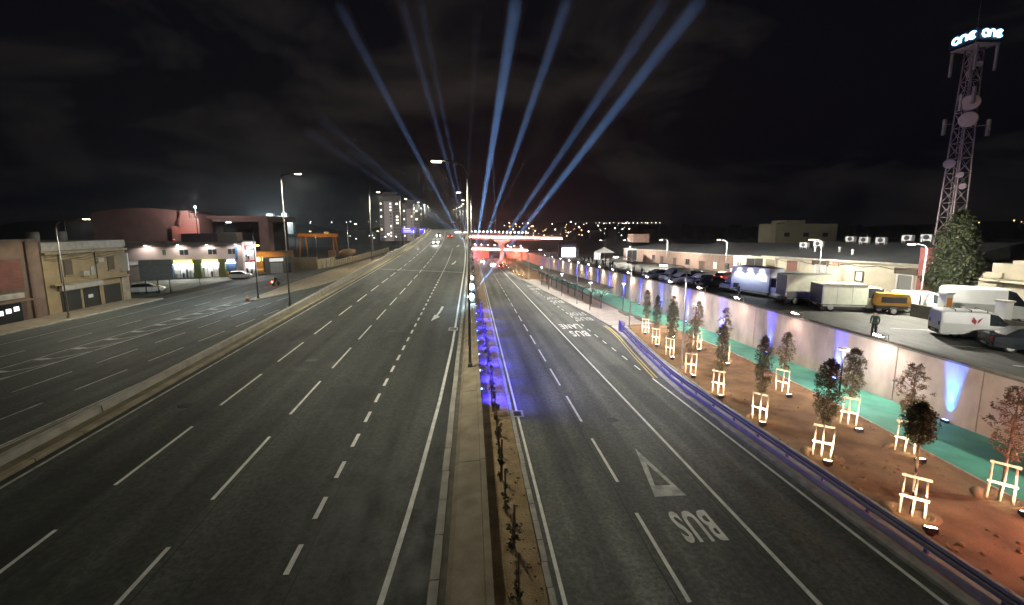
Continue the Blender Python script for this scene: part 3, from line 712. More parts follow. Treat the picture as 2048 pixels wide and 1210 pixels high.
TREES = [  # x, y, height, crown half-width, crown height, kind
    (15.6, 13.1, 4.1, 0.55, 1.15, 'round'), (15.75, 17.4, 4.5, 0.66, 2.7, 'round'), (15.6, 21.5, 4.6, 0.48, 2.9, 'col'), (15.65, 25.7, 4.5, 0.44, 2.9, 'col'),
    (16.0, 30.0, 4.1, 0.50, 2.5, 'loose'), (16.7, 34.9, 4.6, 0.60, 2.9, 'round'), (17.2, 39.0, 4.6, 0.46, 3.0, 'col'), (18.2, 44.0, 4.6, 0.42, 3.1, 'col'),
    (19.8, 13.6, 4.4, 0.62, 2.5, 'loose'), (19.9, 17.4, 4.2, 0.60, 2.1, 'loose'), (19.9, 20.5, 4.1, 0.56, 2.4, 'col'), (19.9, 25.5, 3.9, 0.48, 2.1, 'loose'),
    (20.1, 32.5, 4.4, 0.48, 2.7, 'loose'), (20.2, 37.0, 4.3, 0.48, 2.6, 'loose'), (20.2, 42.0, 4.2, 0.45, 2.5, 'loose')]
fr = ['by the guard rail, %s of the front row' % ORD[i] for i in range(8)]
bk = ['by the green path, %s of the back row' % ORD[i] for i in range(7)]
KD = {'col': 'leafy columnar young tree ', 'round': 'dense dark bushy young tree ', 'loose': 'sparse reddish young tree '}
for i, (x, y, h, cw, ch, kd) in enumerate(TREES):
    w = (fr + bk)[i]
    young_tree(x, y, h, cw, ch, kd, 40 + i, KD[kd] + w)
    stake_frame(x, y, 'pale wooden stake frame of the tree ' + w, R(-42 + 9 * math.sin(i * 2.1)))
    if i < 8: uplight(x - 0.40, y - 1.0 + 0.2 * math.sin(i), x, y, 'small bright ground light at the tree ' + w, 1.0)
    else: uplight(x - 0.35, y - 1.05, x, y, 'small bright ground light at the tree ' + w, 0.9)
# loose stones on the soil
rg = random.Random(5)
mb = MB()
for k in range(420):
    y = rg.uniform(9, 47); x = rg.uniform(sx_(y) + 0.2, pxx(y) - 0.1); s = rg.choice((.02, .03, .04, .06, .09)) * rg.uniform(.7, 1.4)
    mb.ball((x, y, zR(y) + 0.17), s, 6, 4, sz=0.6)
mb.build('loose_stones', M_SOIL2, soil_bed)['kind'] = 'stuff'
mb = MB()
for k in range(260):
    y = rg.uniform(9, 48); e_ = rg.random()
    x = sx_(y) + rg.uniform(.05, .25) if e_ < .3 else pxx(y) - rg.uniform(.0, .35) if e_ < .7 else rg.uniform(sx_(y), pxx(y))
    for q in range(7):
        a = rg.uniform(0, 6.28); h_ = rg.uniform(.05, .16); r_ = rg.uniform(.02, .09); bx_, by_ = x + rg.uniform(-.04, .04), y + rg.uniform(-.04, .04)
        mb.face([(bx_ - .008, by_, zR(y) + .12), (bx_ + .008, by_, zR(y) + .12), (bx_ + r_ * math.cos(a), by_ + r_ * math.sin(a), zR(y) + .14 + h_)])
mb.build('weed_tufts', M_LEAF, soil_bed)['kind'] = 'stuff'
mb = MB()
for k in range(700):
    y = rg.uniform(9, 60); x = rg.uniform(0.5, 1.9); s = rg.choice((.015, .02, .03, .05)) * rg.uniform(.7, 1.5)
    mb.ball((x, y, zR(y) + 0.15), s, 6, 4, sz=0.6)
mb.build('loose_stones', M_SOIL2, median_soil)['kind'] = 'stuff'
# row of trees and lights further down the soil bed
for i, y in enumerate((112, 118, 124, 131, 138, 146, 155, 165, 176, 188)):
    x = kx(y) + 2.0
    young_tree(x, y, 4.3, 0.6, 2.5, 'col', 90 + i, 'small lit tree beyond the bus shelter, %s in the far row' % ORD[i], 0.45)
    uplight(x - 0.6, y - 0.9, x, y, 'small bright light at the %s tree beyond the bus shelter' % ORD[i], 1.6)

# ------------------------------------------------------------------ median planting
def shrub(x, y, seed, label):
    rng = random.Random(seed); z = zR(y) + 0.14
    root = empty('median_shrub', (x, y, z), rng.uniform(0, 6), label, 'shrub', 'staked shrubs in the median soil')
    h = rng.uniform(1.3, 1.75)
    MB().tube([(0, 0, -0.05), (0.02, 0.03, h * 0.85)], [0.022, 0.01], 5).build('stem', M_TRUNK, root)
    MB().box(0.04, 0.09, -0.03, 0.03, -0.05, h * 1.05).build('stake', M_TRUNK, root)
    def shp(r):
        u = r.random() ** 1.6; a = r.uniform(0, 6.283); q = r.random() * (0.20 * (1 - 0.6 * u) + 0.03)
        return (q * math.cos(a), q * math.sin(a), 0.05 + u * h * 0.95)
    leaf_cloud(rng, 190, shp, 0.062, 0.13).build('foliage', [M_LEAF_D, M_LEAF], root)
y = 10.6; i = 0
while y < 62:
    shrub(1.06 + 0.07 * math.sin(i * 1.7) - max(0, y - 30) * 0.006, y, 200 + i, 'dark staked shrub in the median soil, %s from the footbridge' % ORD[i]); y += 2.05; i += 1

# blue spots in the planting strip and damp light on the road
for i, y in enumerate((25.6, 29.4, 33.8, 38.6, 43, 48, 53.5, 60)):
    root = empty('blue_spotlight', (xr(y) + 0.18, y, zR(y) + 0.16), 0, 'blue spotlight in the median soil, %s along the strip' % ORD[i], 'spotlight', 'blue spotlights in the median soil')
    b = MB().tube([(0, 0, 0), (0, 0, 0.72)], 0.03, 8).tube([(0, -0.05, 0.82), (0.09, 0.02, 0.80)], [0.07, 0.09], 10).build('housing', M_DARKM, root)
    MB().tube([(0.091, 0.021, 0.80), (0.10, 0.028, 0.797)], 0.08, 10).build('lens', E_BLUE, b); MB().ball((0.0, -0.06, 0.84), 0.06, 8, 6).build('rear_glow', E_BLUE, b)
    light('blue_beam', 'SPOT', (0.16, -0.05, 0.85), 1700, (0.02, 0.02, 1.0), parent=root, aim=(0.8, 0.42, -0.35), spot_size=R(172), spot_blend=1.0, shadow_soft_size=0.15)

# ------------------------------------------------------------------ lights on the retaining wall
for i, y in enumerate((20.3, 27.6, 34.8, 42.2, 49.5, 57, 64.5, 72, 80, 88, 97, 107, 118, 130, 144, 160)):
    root = empty('blue_wall_light', (WX - 0.16, y, zR(y) + 0.11), 0, 'blue light at the foot of the retaining wall, %s from the footbridge' % ORD[i], 'wall light', 'blue lights along the retaining wall')
    b = MB().box(-0.12, 0.08, -0.16, 0.16, 0, 0.14).build('housing', M_DARKM, root)
    MB().box(-0.08, 0.06, -0.13, 0.13, 0.141, 0.152).build('lens', E_BLUE, b)
    light('blue_beam', 'SPOT', (-0.10, 0, 0.18), 11000, (0.02, 0.035, 1.0) if i else (0.02, 0.14, 1.0), parent=root, aim=(0.10, 0, 1), spot_size=R(26), spot_blend=0.8, shadow_soft_size=0.05)
    light('blue_beam', 'SPOT', (-0.14, 0, 0.18), 520, (0.02, 0.06, 1.0) if i else (0.02, 0.24, 1.0), parent=root, aim=(0.30, 0, 1), spot_size=R(42), spot_blend=0.9, shadow_soft_size=0.05)
for i, y in enumerate((24.3, 31.4, 39.0, 46.0, 53.3, 60.8, 68.5, 76.5, 84.5, 93, 102, 112.5, 124, 137, 152)):
    root = empty('wall_floodlight', (WX - 0.1, y, ztop(y) + 0.12), 0, 'twin floodlight on the retaining wall top, %s from the footbridge' % ORD[i], 'floodlight', 'floodlights along the retaining wall top')
    MB().tube([(0.2, 0, 0), (0.2, 0, 0.45), (-0.35, 0, 0.5)], 0.025, 6).build('bracket', M_STEEL, root)
    for s in (-1, 1):
        b = MB().box(-0.58, -0.36, s * 0.16 - 0.10, s * 0.16 + 0.10, 0.40, 0.52).build('lamp_head', M_DARKM, root)
        MB().box(-0.60, -0.581, s * 0.16 - 0.09, s * 0.16 + 0.09, 0.41, 0.51).box(-0.57, -0.37, s * 0.16 - 0.09, s * 0.16 + 0.09, 0.385, 0.398).build('lens', emit('flood_lens', (1.0, 0.84, 0.76), 60), b)
    light('flood_beam', 'SPOT', (-0.75, 0, 0.33), 520, (1.0, 0.74, 0.62), parent=root, aim=(-0.62, -0.2, -1), spot_size=R(120), spot_blend=0.7, shadow_soft_size=0.1)
    light('flood_beam', 'SPOT', (-0.75, 0.2, 0.33), 290 if i < 3 else 900, (1.0, 0.72, 0.62), parent=root, aim=(0.12, 0.3 if i % 2 else -0.4, -1), spot_size=R(110), spot_blend=0.8, shadow_soft_size=0.1)
# red floodlight beside the path, just out of the picture
root = empty('red_floodlight', (19.2, 6.6, zR(6.6) + 0.15), 0, 'red floodlight on the soil bed beyond the nearest trees', 'floodlight')
MB().tube([(0, 0, 0), (0, 0, 1.4)], 0.04, 8).build('pole', M_DARKM, root)
b = MB().box(-0.2, 0.2, -0.08, 0.08, 1.3, 1.6).build('lamp_head', M_DARKM, root)
MB().box(-0.18, 0.18, 0.081, 0.09, 1.33, 1.57).build('lens', emit('red_lens', (1, 0.05, 0.02), 30), b)
light('red_beam', 'SPOT', (0, 0.12, 1.45), 2600, (1.0, 0.10, 0.04), parent=root, aim=(-0.15, 1, -0.45), spot_size=R(120), spot_blend=0.9, shadow_soft_size=0.15)

# ------------------------------------------------------------------ searchlights on the median wall
M_BEAM = bpy.data.materials.new('beam_haze'); M_BEAM.use_nodes = True
n = M_BEAM.node_tree.nodes; n.clear()
_o = n.new('ShaderNodeOutputMaterial'); _v = n.new('ShaderNodeVolumeScatter')
_v.inputs['Density'].default_value = 0.006; _v.inputs['Color'].default_value = (0.95, 0.97, 1, 1); _v.inputs['Anisotropy'].default_value = 0.0
M_BEAM.node_tree.links.new(_v.outputs[0], _o.inputs['Volume'])
def searchlight(o, e, energy, half, label, color=(0.24, 0.48, 1.0), h=0.75, length=None, glow=0.12):
    """moving-head searchlight with its beam of lit haze"""
    o = Vector(o); d = (Vector(e) - o); L = length or d.length; d.normalize()
    root = empty('searchlight', o - Vector((0, 0, h)), 0, label, 'searchlight', 'searchlights and their beams')
    MB().box(-0.22, 0.22, -0.22, 0.22, 0, 0.16).tube([(-0.26, 0, 0.1), (-0.26, 0, h)], 0.04, 6).tube([(0.26, 0, 0.1), (0.26, 0, h)], 0.04, 6).build('yoke', M_DARKM, root)
    c = Vector((0, 0, h))
    b = MB().tube([c - d * 0.42, c - d * 0.36, c - d * 0.05, c + d * 0.22], [0.10, 0.19, 0.20, 0.23], 14).build('lamp_head', M_DARKM, root)
    MB().tube([c + d * 0.221, c + d * 0.226], 0.21, 14).build('lens', E_SEARCH, b)
    MB().ball(c - d * 0.25, glow, 12, 8).build('rear_glow', E_SEARCH, b)
    mb = MB(); t = math.tan(R(half) * 1.25)
    mb.tube([c + d * 0.3, c + d * (L * 0.33), c + d * (L * 0.66), c + d * L], [0.2 + t * 0.3, 0.2 + t * L * .33, 0.2 + t * L * .66, 0.2 + t * L], 16)
    bm = mb.build('haze_beam', M_BEAM, root); bm['kind'] = 'stuff'
    light('search_beam', 'SPOT', c + d * 0.28, energy, color, parent=root, aim=d, spot_size=R(half * 2), spot_blend=0.9, shadow_soft_size=0.02)
SB = [((-0.2, 40.7), (70.7, 140, 79.7), 0.85, 1.25), ((-0.2, 46.3), (63.7, 150, 84.2), 0.55, 1.2), ((-0.2, 53.2), (33.2, 160, 87.7), 0.9, 1.1), ((-0.2, 61.9), (16.4, 170, 91.8), 1.5, 1.35),
      ((-0.3, 73.8), (-51.5, 190, 96.3), 0.7, 1.0), ((-0.3, 86.8), (-28.8, 200, 104.2), 0.45, 1.0), ((-0.3, 100.7), (-21.2, 200, 104.5), 0.38, 0.9), ((-0.6, 112), (-74.3, 230, 63.4), 0.38, 0.9),
      ((-0.9, 126), (-84, 240, 58.5), 0.36, 0.9), ((-1.4, 140), (3, 210, 105), 0.16, 0.9), ((-2.0, 152), (-61, 230, 48), 0.3, 0.8)]
for i, ((x, y), e, k, ha) in enumerate(SB):
    o = (x + cL(y), y, zL(y) + 0.5 + 0.75)
    searchlight(o, e, 2.6e6 * k, ha, 'blue searchlight on the median wall with a haze beam, %s from the footbridge' % ORD[i], glow=(.3, .3, .2)[i] if i < 3 else .13)

# ------------------------------------------------------------------ bus shelter
def bus_shelter():
    y0, y1 = 61.0, 107.0
    root = empty('bus_shelter', (18.4, y0, zR(y0) + 0.14), 0, 'long bus shelter with dark roof on forked steel posts', 'bus shelter')
    O = Vector(root.location)
    def zz(y): return zR(y) + 0.14 - O.z
    bays = frange(y0, y1, 4.6)
    M_ROOF = mat('shelter_roof', (0.10, 0.085, 0.075), 0.55, 0.2, var=0.15, scale=2)
    for a, b in zip(bays, bays[1:]):
        mb = MB(); P = []
        for y in (a + 0.02, b - 0.02):
            z = zz(y) + 2.75; x = interp([(60, 0), (107, -2.2)], y); yy = y - y0
            P.append([(x - 1.9, yy, z + 0.10), (x, yy, z - 0.08), (x + 1.9, yy, z + 0.22), (x + 1.9, yy, z + 0.32), (x, yy, z + 0.02), (x - 1.9, yy, z + 0.20)])
        for k in range(6):
            q = (k + 1) % 6; mb.face([P[0][k], P[0][q], P[1][q], P[1][k]])
        mb.face(P[0]); mb.face(list(reversed(P[1]))); mb.build('roof_panel', M_ROOF, root)
    for y in bays:
        x = interp([(60, 0), (107, -2.2)], y); z = zz(y); yy = y - y0
        mb = MB(); mb.tube([(x, yy, z), (x, yy, z + 1.75)], 0.075, 8)
        mb.tube([(x, yy, z + 1.7), (x - 1.3, yy, z + 2.72)], [0.06, 0.045], 6); mb.tube([(x, yy, z + 1.7), (x + 1.3, yy, z + 2.78)], [0.06, 0.045], 6)
        mb.tube([(x, yy, z + 1.72), (x - 0.45, yy, z + 2.66)], 0.04, 6); mb.tube([(x, yy, z + 1.72), (x + 0.45, yy, z + 2.66)], 0.04, 6)
        mb.build('post', M_DARKM, root)
    for y in bays[:-1:2]:
        y += 2.2; x = interp([(60, 0), (107, -2.2)], y); z = zz(y); yy = y - y0
        for s in (-1.0, 1.0):
            MB().tube([(x + 0.5, yy + s, z), (x + 0.5, yy + s, z + 2.7)], 0.035, 6).build('rear_post', M_STEEL, root)
        MB().box(x + 0.25, x + 0.65, yy - 1.2, yy + 1.2, z + 0.42, z + 0.47).tube([(x + 0.45, yy - .9, z), (x + 0.45, yy - .9, z + .42)], 0.03, 6).tube([(x + 0.45, yy + .9, z), (x + 0.45, yy + .9, z + .42)], 0.03, 6).build('bench', M_STEEL, root)
bus_shelter()
# planters on the platform edge
for y, w in ((51.5, 'closer to the trees'), (56.0, 'closer to the shelter')):
    tag(MB().prism([(-0.3, 0), (0.3, 0), (0.24, 0.24), (0.18, 0.24), (0.18, 0.16), (-0.18, 0.16), (-0.18, 0.24), (-0.24, 0.24)], 'y', -1.4, 1.4).build('planter', M_CONC_D, None, (pxx(y) - 0.9, y, zR(y) + 0.14)),
        'low dark planter at the near end of the bus platform, ' + w, 'planter', 'planters on the bus platform')

# ------------------------------------------------------------------ bridges at the interchange
E_STRIP = emit('led_strip', (1.0, 0.72, 0.62), 34, sampled=True)
M_REDC = mat('bridge_concrete', (0.40, 0.30, 0.27), 0.8, var=0.12, scale=0.5)
def bridge(name, pts, th, label, depth=9.0):
    """deck swept along pts [(x,y,z of strip)], parapet, light strip on its near face"""
    root = empty(name, pts[0], 0, label, 'bridge'); O = Vector(pts[0])
    def sw(prof, nm, m):
        rows = [[(p[0] - O.x, p[1] + q[0] - O.y, p[2] + q[1] - O.z) for q in prof] for p in pts]
        rows2 = [list(reversed(r)) for r in rows]
        return MB().grid(rows2, smooth=False).build(nm, m, root)
    sw([(0, 0.18), (0, 1.25), (0.35, 1.25), (0.35, 0.4), (depth, 0.4), (depth, 1.25), (depth + .3, 1.25), (depth + .3, -th * .5), (depth * .75, -th), (depth * .25, -th), (0.0, -0.22), (0, 0.18)], 'deck', M_REDC)
    sw([(-0.40, -0.10), (-0.48, 0.08), (-0.40, 0.26)], 'light_strip', E_STRIP)
    rail = MB()
    for p in pts: rail.tube([(p[0] - O.x, p[1] + .15 - O.y, p[2] + 1.25 - O.z), (p[0] - O.x, p[1] + .15 - O.y, p[2] + 2.1 - O.z)], 0.04, 5)
    rail.tube([(p[0] - O.x, p[1] + .15 - O.y, p[2] + 2.1 - O.z) for p in pts], 0.05, 5); rail.build('railing', M_STEEL, root)
    return root
def arcpts(x0, x1, y0, bow, z0, z1, n=16):
    return [(x0 + (x1 - x0) * t, y0 + bow * t * t, z0 + (z1 - z0) * t) for t in [i / n for i in range(n + 1)]]
ub = bridge('upper_bridge', arcpts(-3, 44.5, 214, 4, 5.45, 4.35), 1.3, 'upper curved flyover with a glowing strip along its edge')
mb = MB(); O = ub.location
mb.prism([(-1.1, -12.4), (1.1, -12.4), (1.0, -5.0), (1.4, -3.4), (4.0, -2.0), (4.0, -1.2), (-4.0, -1.2), (-4.0, -2.0), (-1.4, -3.4), (-1.0, -5.0)], 'y', 1.5, 3.6)
mb.build('pier', M_REDC, ub, (17.0, 0, 0))
lb = bridge('lower_bridge', arcpts(-3, 29.5, 234, 3, -1.15, -2.6), 1.2, 'lower flyover with a glowing strip above the red lit underpass')
mb = MB().box(-4, 8.5, 244, 246, -9, -1.5); mb.box(18, 40, 240, 246, -9, -2.9)
tag(mb.build('abutment_wall', M_REDC), 'concrete abutment lit red under the lower flyover', 'wall')
for i, (x, yy_, z) in enumerate(((2, 231, -6.6), (11.8, 204, -5.8), (16.2, 204, -5.8), (24, 231, -6.2))):
    root = empty('red_floodlight', (x, yy_, z), 0, 'red floodlight under the flyovers, %s across the road' % ORD[i], 'floodlight', 'red floodlights under the flyovers')
    b = MB().box(-0.3, 0.3, -0.2, 0.2, 0, 0.4).build('housing', M_DARKM, root)
    MB().box(-0.25, 0.25, 0.21, 0.22, 0.08, 0.35).build('lens', MATS['red_lens'], b)
    light('red_beam', 'SPOT', (0, 0.3, 0.45), 13000, (1.0, 0.17, 0.11), parent=root, aim=(0, 1, 0.5), spot_size=R(140), spot_blend=0.6, shadow_soft_size=0.3)
    light('red_beam', 'SPOT', (0, -0.3, 0.45), 9000, (1.0, 0.13, 0.07), parent=root, aim=(0.1, -0.8, 0.9), spot_size=R(140), spot_blend=0.6, shadow_soft_size=0.3)
DK = MB().tube([(0, 0, 0), (0, 0, 0.5)], 0.08, 8).mesh('post', M_DARKM); DG = MB().ball((0, 0, 0.62), 0.30, 10, 6).mesh('globe', E_LAMPC)
for i in range(15):
    t = i / 14; x = -1.0 + 27 * t
    root = empty('deck_lamp', (x, 214.3 + 4 * ((x + 3) / 47.5) ** 2, 5.45 - 1.1 * (x + 3) / 47.5 + 2.1), 0, 'round lamp on the upper flyover railing, %s along' % ORD[i], 'lamp', 'lamps along the upper flyover')
    inst(DK, 'post', root); inst(DG, 'globe', root)
for i in range(8):
    t = i / 7; x = 0.5 + 25 * t
    root = empty('deck_lamp', (x, 234.3 + 3 * ((x + 3) / 32.5) ** 2, -1.15 - 1.45 * (x + 3) / 32.5 + 2.0), 0, 'round lamp on the lower flyover railing, %s along' % ORD[i], 'lamp', 'lamps along the lower flyover')
    a = inst(DK, 'post', root); b = inst(DG, 'globe', root); a.scale = b.scale = (0.7, 0.7, 0.7)
searchlight((10.8, 214.6, 8.6), (9.5, 213, 44.4), 2.2e6, 0.8, 'thin searchlight on the upper flyover pointing almost straight up', (0.5, 0.7, 1.0))
searchlight((8.0, 214.4, 8.6), (24, 213, 39.9), 1.1e6, 0.7, 'thin searchlight on the upper flyover pointing up over the soil bed', (0.7, 0.7, 0.8))
# white lit gantry strip left of the flyover
root = empty('lit_gantry', (-8.7, 205, 1), 0, 'white glowing beam of a road gantry beside the flyover end', 'gantry')
MB().box(-0.2, 6.6, -0.15, 0.15, 6.5, 7.0).tube([(0, 0, 0), (0, 0, 6.5)], 0.15, 8).build('frame', M_STEEL, root)
MB().box(0, 6.4, -0.2, -0.16, 6.6, 6.9).build('light_strip', emit('strip_white', (1, .98, 0.95), 8), root)

# ------------------------------------------------------------------ vehicles
PAINTS = {'white': mat('car_white', (0.70, 0.71, 0.70), 0.3, var=0.03), 'dark': mat('car_dark', (0.022, 0.026, 0.032), 0.22, var=0.1), 'silver': mat('car_silver', (0.34, 0.36, 0.36), 0.3, 0.4, var=0.05),
          'grey': mat('box_grey', (0.42, 0.44, 0.50), 0.5, var=0.06), 'cream': mat('van_cream', (0.60, 0.62, 0.50), 0.45, var=0.06), 'red': mat('car_red', (0.22, 0.02, 0.02), 0.3, var=0.1), 'amber': mat('machine_amber', (0.55, 0.27, 0.02), 0.5, var=0.12),
          'brown': mat('box_brown', (0.06, 0.05, 0.05), 0.6, var=0.1), 'drab': mat('box_drab', (0.36, 0.36, 0.27), 0.6, var=0.1)}
E_TAIL = emit('tail_lamp_lit', (1, 0.04, 0.02), 25); E_HEAD = emit('head_lamp_lit', (1.0, 0.97, 0.9), 220)
M_TAIL = mat('tail_lamp', (0.25, 0.015, 0.015), 0.25, var=0.05); M_HEAD = glass('head_lamp', (0.5, 0.5, 0.5))
TYRE = MB().tube([(0, -0.10, 0), (0, -0.085, 0), (0, 0.085, 0), (0, 0.10, 0)], [0.26, 0.32, 0.32, 0.26], 16).mesh('tyre', M_BLACK)
RIM = MB().tube([(0, -0.104, 0), (0, 0.104, 0)], 0.20, 12).mesh('rim', M_STEEL)
# stations: (y from rear 0..1, z sill, z belt, z roof, half width sill, belt, roof)
SHAPES = {
 'hatch': (3.9, [(0, .42, .78, .80, .70, .74, .70), (.015, .28, .92, .96, .80, .83, .68), (.07, .24, .95, 1.40, .82, .85, .60), (.22, .20, .95, 1.47, .83, .86, .63), (.45, .20, .93, 1.48, .83, .86, .63), (.56, .20, .92, 1.42, .83, .86, .62), (.72, .20, .90, .95, .82, .85, .74), (.90, .24, .78, .84, .80, .82, .70), (.985, .28, .62, .68, .74, .76, .62), (1, .36, .55, .58, .66, .68, .58)], (2, 6)),
 'sedan': (4.4, [(0, .45, .75, .80, .70, .74, .68), (.015, .28, .90, .96, .80, .84, .70), (.14, .22, .94, 1.00, .82, .86, .70), (.28, .20, .95, 1.40, .83, .87, .60), (.45, .20, .94, 1.45, .83, .87, .61), (.56, .20, .92, 1.38, .83, .87, .60), (.70, .20, .90, .95, .82, .86, .74), (.90, .24, .78, .84, .80, .83, .70), (.985, .28, .62, .68, .74, .76, .62), (1, .36, .55, .58, .66, .68, .58)], (2, 6)),
 'van': (4.4, [(0, .34, .95, 1.72, .80, .86, .74), (.02, .24, 1.0, 1.80, .82, .88, .76), (.10, .22, 1.0, 1.84, .83, .89, .76), (.55, .20, 1.0, 1.84, .83, .89, .76), (.64, .20, 1.0, 1.76, .83, .89, .74), (.80, .20, .98, 1.04, .82, .88, .76), (.94, .24, .86, .92, .80, .84, .70), (.99, .28, .66, .72, .76, .78, .64), (1, .36, .58, .60, .70, .72, .60)], (3, 5)),
 'bigvan': (5.6, [(0, .40, 1.25, 2.40, .90, .98, .84), (.015, .30, 1.3, 2.50, .92, 1.0, .86), (.10, .28, 1.3, 2.54, .93, 1.0, .86), (.62, .28, 1.3, 2.54, .93, 1.0, .86), (.70, .28, 1.3, 2.40, .93, 1.0, .84), (.84, .28, 1.22, 1.30, .92, .98, .84), (.95, .30, 1.02, 1.08, .90, .94, .78), (.99, .34, .75, .80, .86, .88, .70), (1, .42, .65, .68, .80, .82, .66)], (3, 5)),
 'cab': (2.2, [(0, .5, 1.2, 2.1, .90, .95, .82), (.03, .42, 1.25, 2.2, .92, .97, .84), (.30, .40, 1.25, 2.22, .92, .97, .84), (.50, .40, 1.2, 2.12, .92, .97, .82), (.74, .40, 1.12, 1.20, .92, .95, .84), (.92, .42, .98, 1.04, .88, .92, .78), (.99, .46, .72, .78, .84, .86, .72), (1, .5, .66, .68, .80, .82, .7)], (1, 4)),
}
def shell(shape):
    Lg, st, (ca, cb) = SHAPES[shape]
    def ring(s):
        y, zs, zb, zr, ws, wb, wr = s; y *= Lg
        h = [(ws * .86, zs - .06), (ws, zs + .04), ((ws + wb) / 2 + .02, (zs + zb) / 2), (wb, zb), (wr + (wb - wr) * .12, zr - min(.09, (zr - zb) * .4)), (wr * .82, zr)]
        return [(x, y, z) for x, z in h] + [(-x, y, z) for x, z in reversed(h)]
    rings = [ring(s) for s in st]; body, sideb, side, screen, rear = MB(), MB(), MB(), MB(), MB()
    for i in range(len(rings) - 1):
        A, B = rings[i], rings[i + 1]; n = 12
        for k in range(n):
            q = (k + 1) % n; f = [A[k], A[q], B[q], B[k]]
            isside = k in (3, 7); istop = k in (4, 5, 6)
            dst = body
            if ca <= i < cb and isside: dst = side if k == 3 else sideb
            if i == cb and (istop or isside): dst = screen
            if shape in ('hatch', 'sedan') and i == ca - 1 and (istop or isside): dst = rear
            dst.face(f, 0, True) if dst is body else dst.face(f, 0, True)
    body.face(list(reversed(rings[0]))); body.face(rings[-1])
    return Lg, body, [(q, nm) for q, nm in ((side, 'side_window'), (sideb, 'side_window'), (screen, 'windscreen'), (rear, 'rear_window')) if q.f]
def wheels(root, ys, xw, r=0.32):
    for y in ys:
        for s in (-1, 1):
            t = inst(TYRE, 'wheel', root, (s * xw, y, r), math.pi / 2 * 0); t.rotation_euler = (0, 0, math.pi / 2)
            t.scale = (r / .32, 1, r / .32); inst(RIM, 'rim', t)
CACHE = {}
def vehicle(shape, paint, loc, fwd, label, cat, group=None, tails=False, heads=False, name=None):
    """fwd: direction the front points to (x, y); loc: centre on the ground"""
    if shape not in CACHE:
        Lg, b, gl = shell(shape)
        CACHE[shape] = (Lg, b, [(q.mesh(nm, M_GLASS), nm) for q, nm in gl])
    Lg, b, gl = CACHE[shape]
    rz = math.atan2(fwd[1], fwd[0]) - math.pi / 2
    root = empty(name or {'hatch': 'parked_car', 'sedan': 'parked_car'}.get(shape, 'parked_van'), loc, rz, label, cat, group)
    off = (0, -Lg / 2, 0)
    key = (shape, paint)
    if key not in CACHE: CACHE[key] = b.mesh('body', PAINTS[paint])
    inst(CACHE[key], 'body', root, off)
    for q, nm in gl: inst(q, nm, root, off)
    hw = 0.72 if shape not in ('bigvan', 'cab') else 0.82; r = 0.31 if shape in ('hatch', 'sedan') else 0.33 if shape == 'van' else 0.36
    wheels(root, (-Lg / 2 + Lg * .19, -Lg / 2 + Lg * .81), hw, r)
    zl = {'hatch': .72, 'sedan': .74, 'van': .85, 'bigvan': 1.0}.get(shape, .8); zt = {'hatch': .82, 'sedan': .82, 'van': 1.0, 'bigvan': 1.2}.get(shape, .9)
    for sx in (-1, 1):
        MB().box(sx * (hw - .12) - .15, sx * (hw - .12) + .15, Lg * .462, Lg * (.505 if heads else .492), zl - .20, zl + (.06 if heads else -.02)).build('headlight', E_HEAD if heads else M_HEAD, root)
        MB().box(sx * (hw - .08) - .09, sx * (hw - .08) + .09, -Lg / 2 - .012, -Lg / 2 + .05, zt - .18, zt + .08).build('tail_light', E_TAIL if tails else M_TAIL, root)
    for sx in (-1, 1): MB().box(sx * (hw + .14) - .10, sx * (hw + .14) + .10, Lg * .14, Lg * .14 + .12, zl + .22, zl + .40).build('mirror', M_DARKM, root)
    MB().box(-hw, hw, -Lg / 2 - .03, -Lg / 2 + .1, .30, .50).build('rear_bumper', M_DARKM, root); MB().box(-hw + .05, hw - .05, Lg / 2 - .08, Lg / 2 + .02, .26, .46).build('front_bumper', M_DARKM, root)
    MB().box(-0.26, 0.26, -Lg / 2 - .045, -Lg / 2 - .031, .34, .46).build('number_plate', M_WHITE, root)
    if heads:
        light('head_beam', 'SPOT', (0, Lg * .52, zl), 900, (1, .97, .9), parent=root, aim=(0, 1, -0.08), spot_size=R(60), spot_blend=0.7, shadow_soft_size=0.1)
    return root
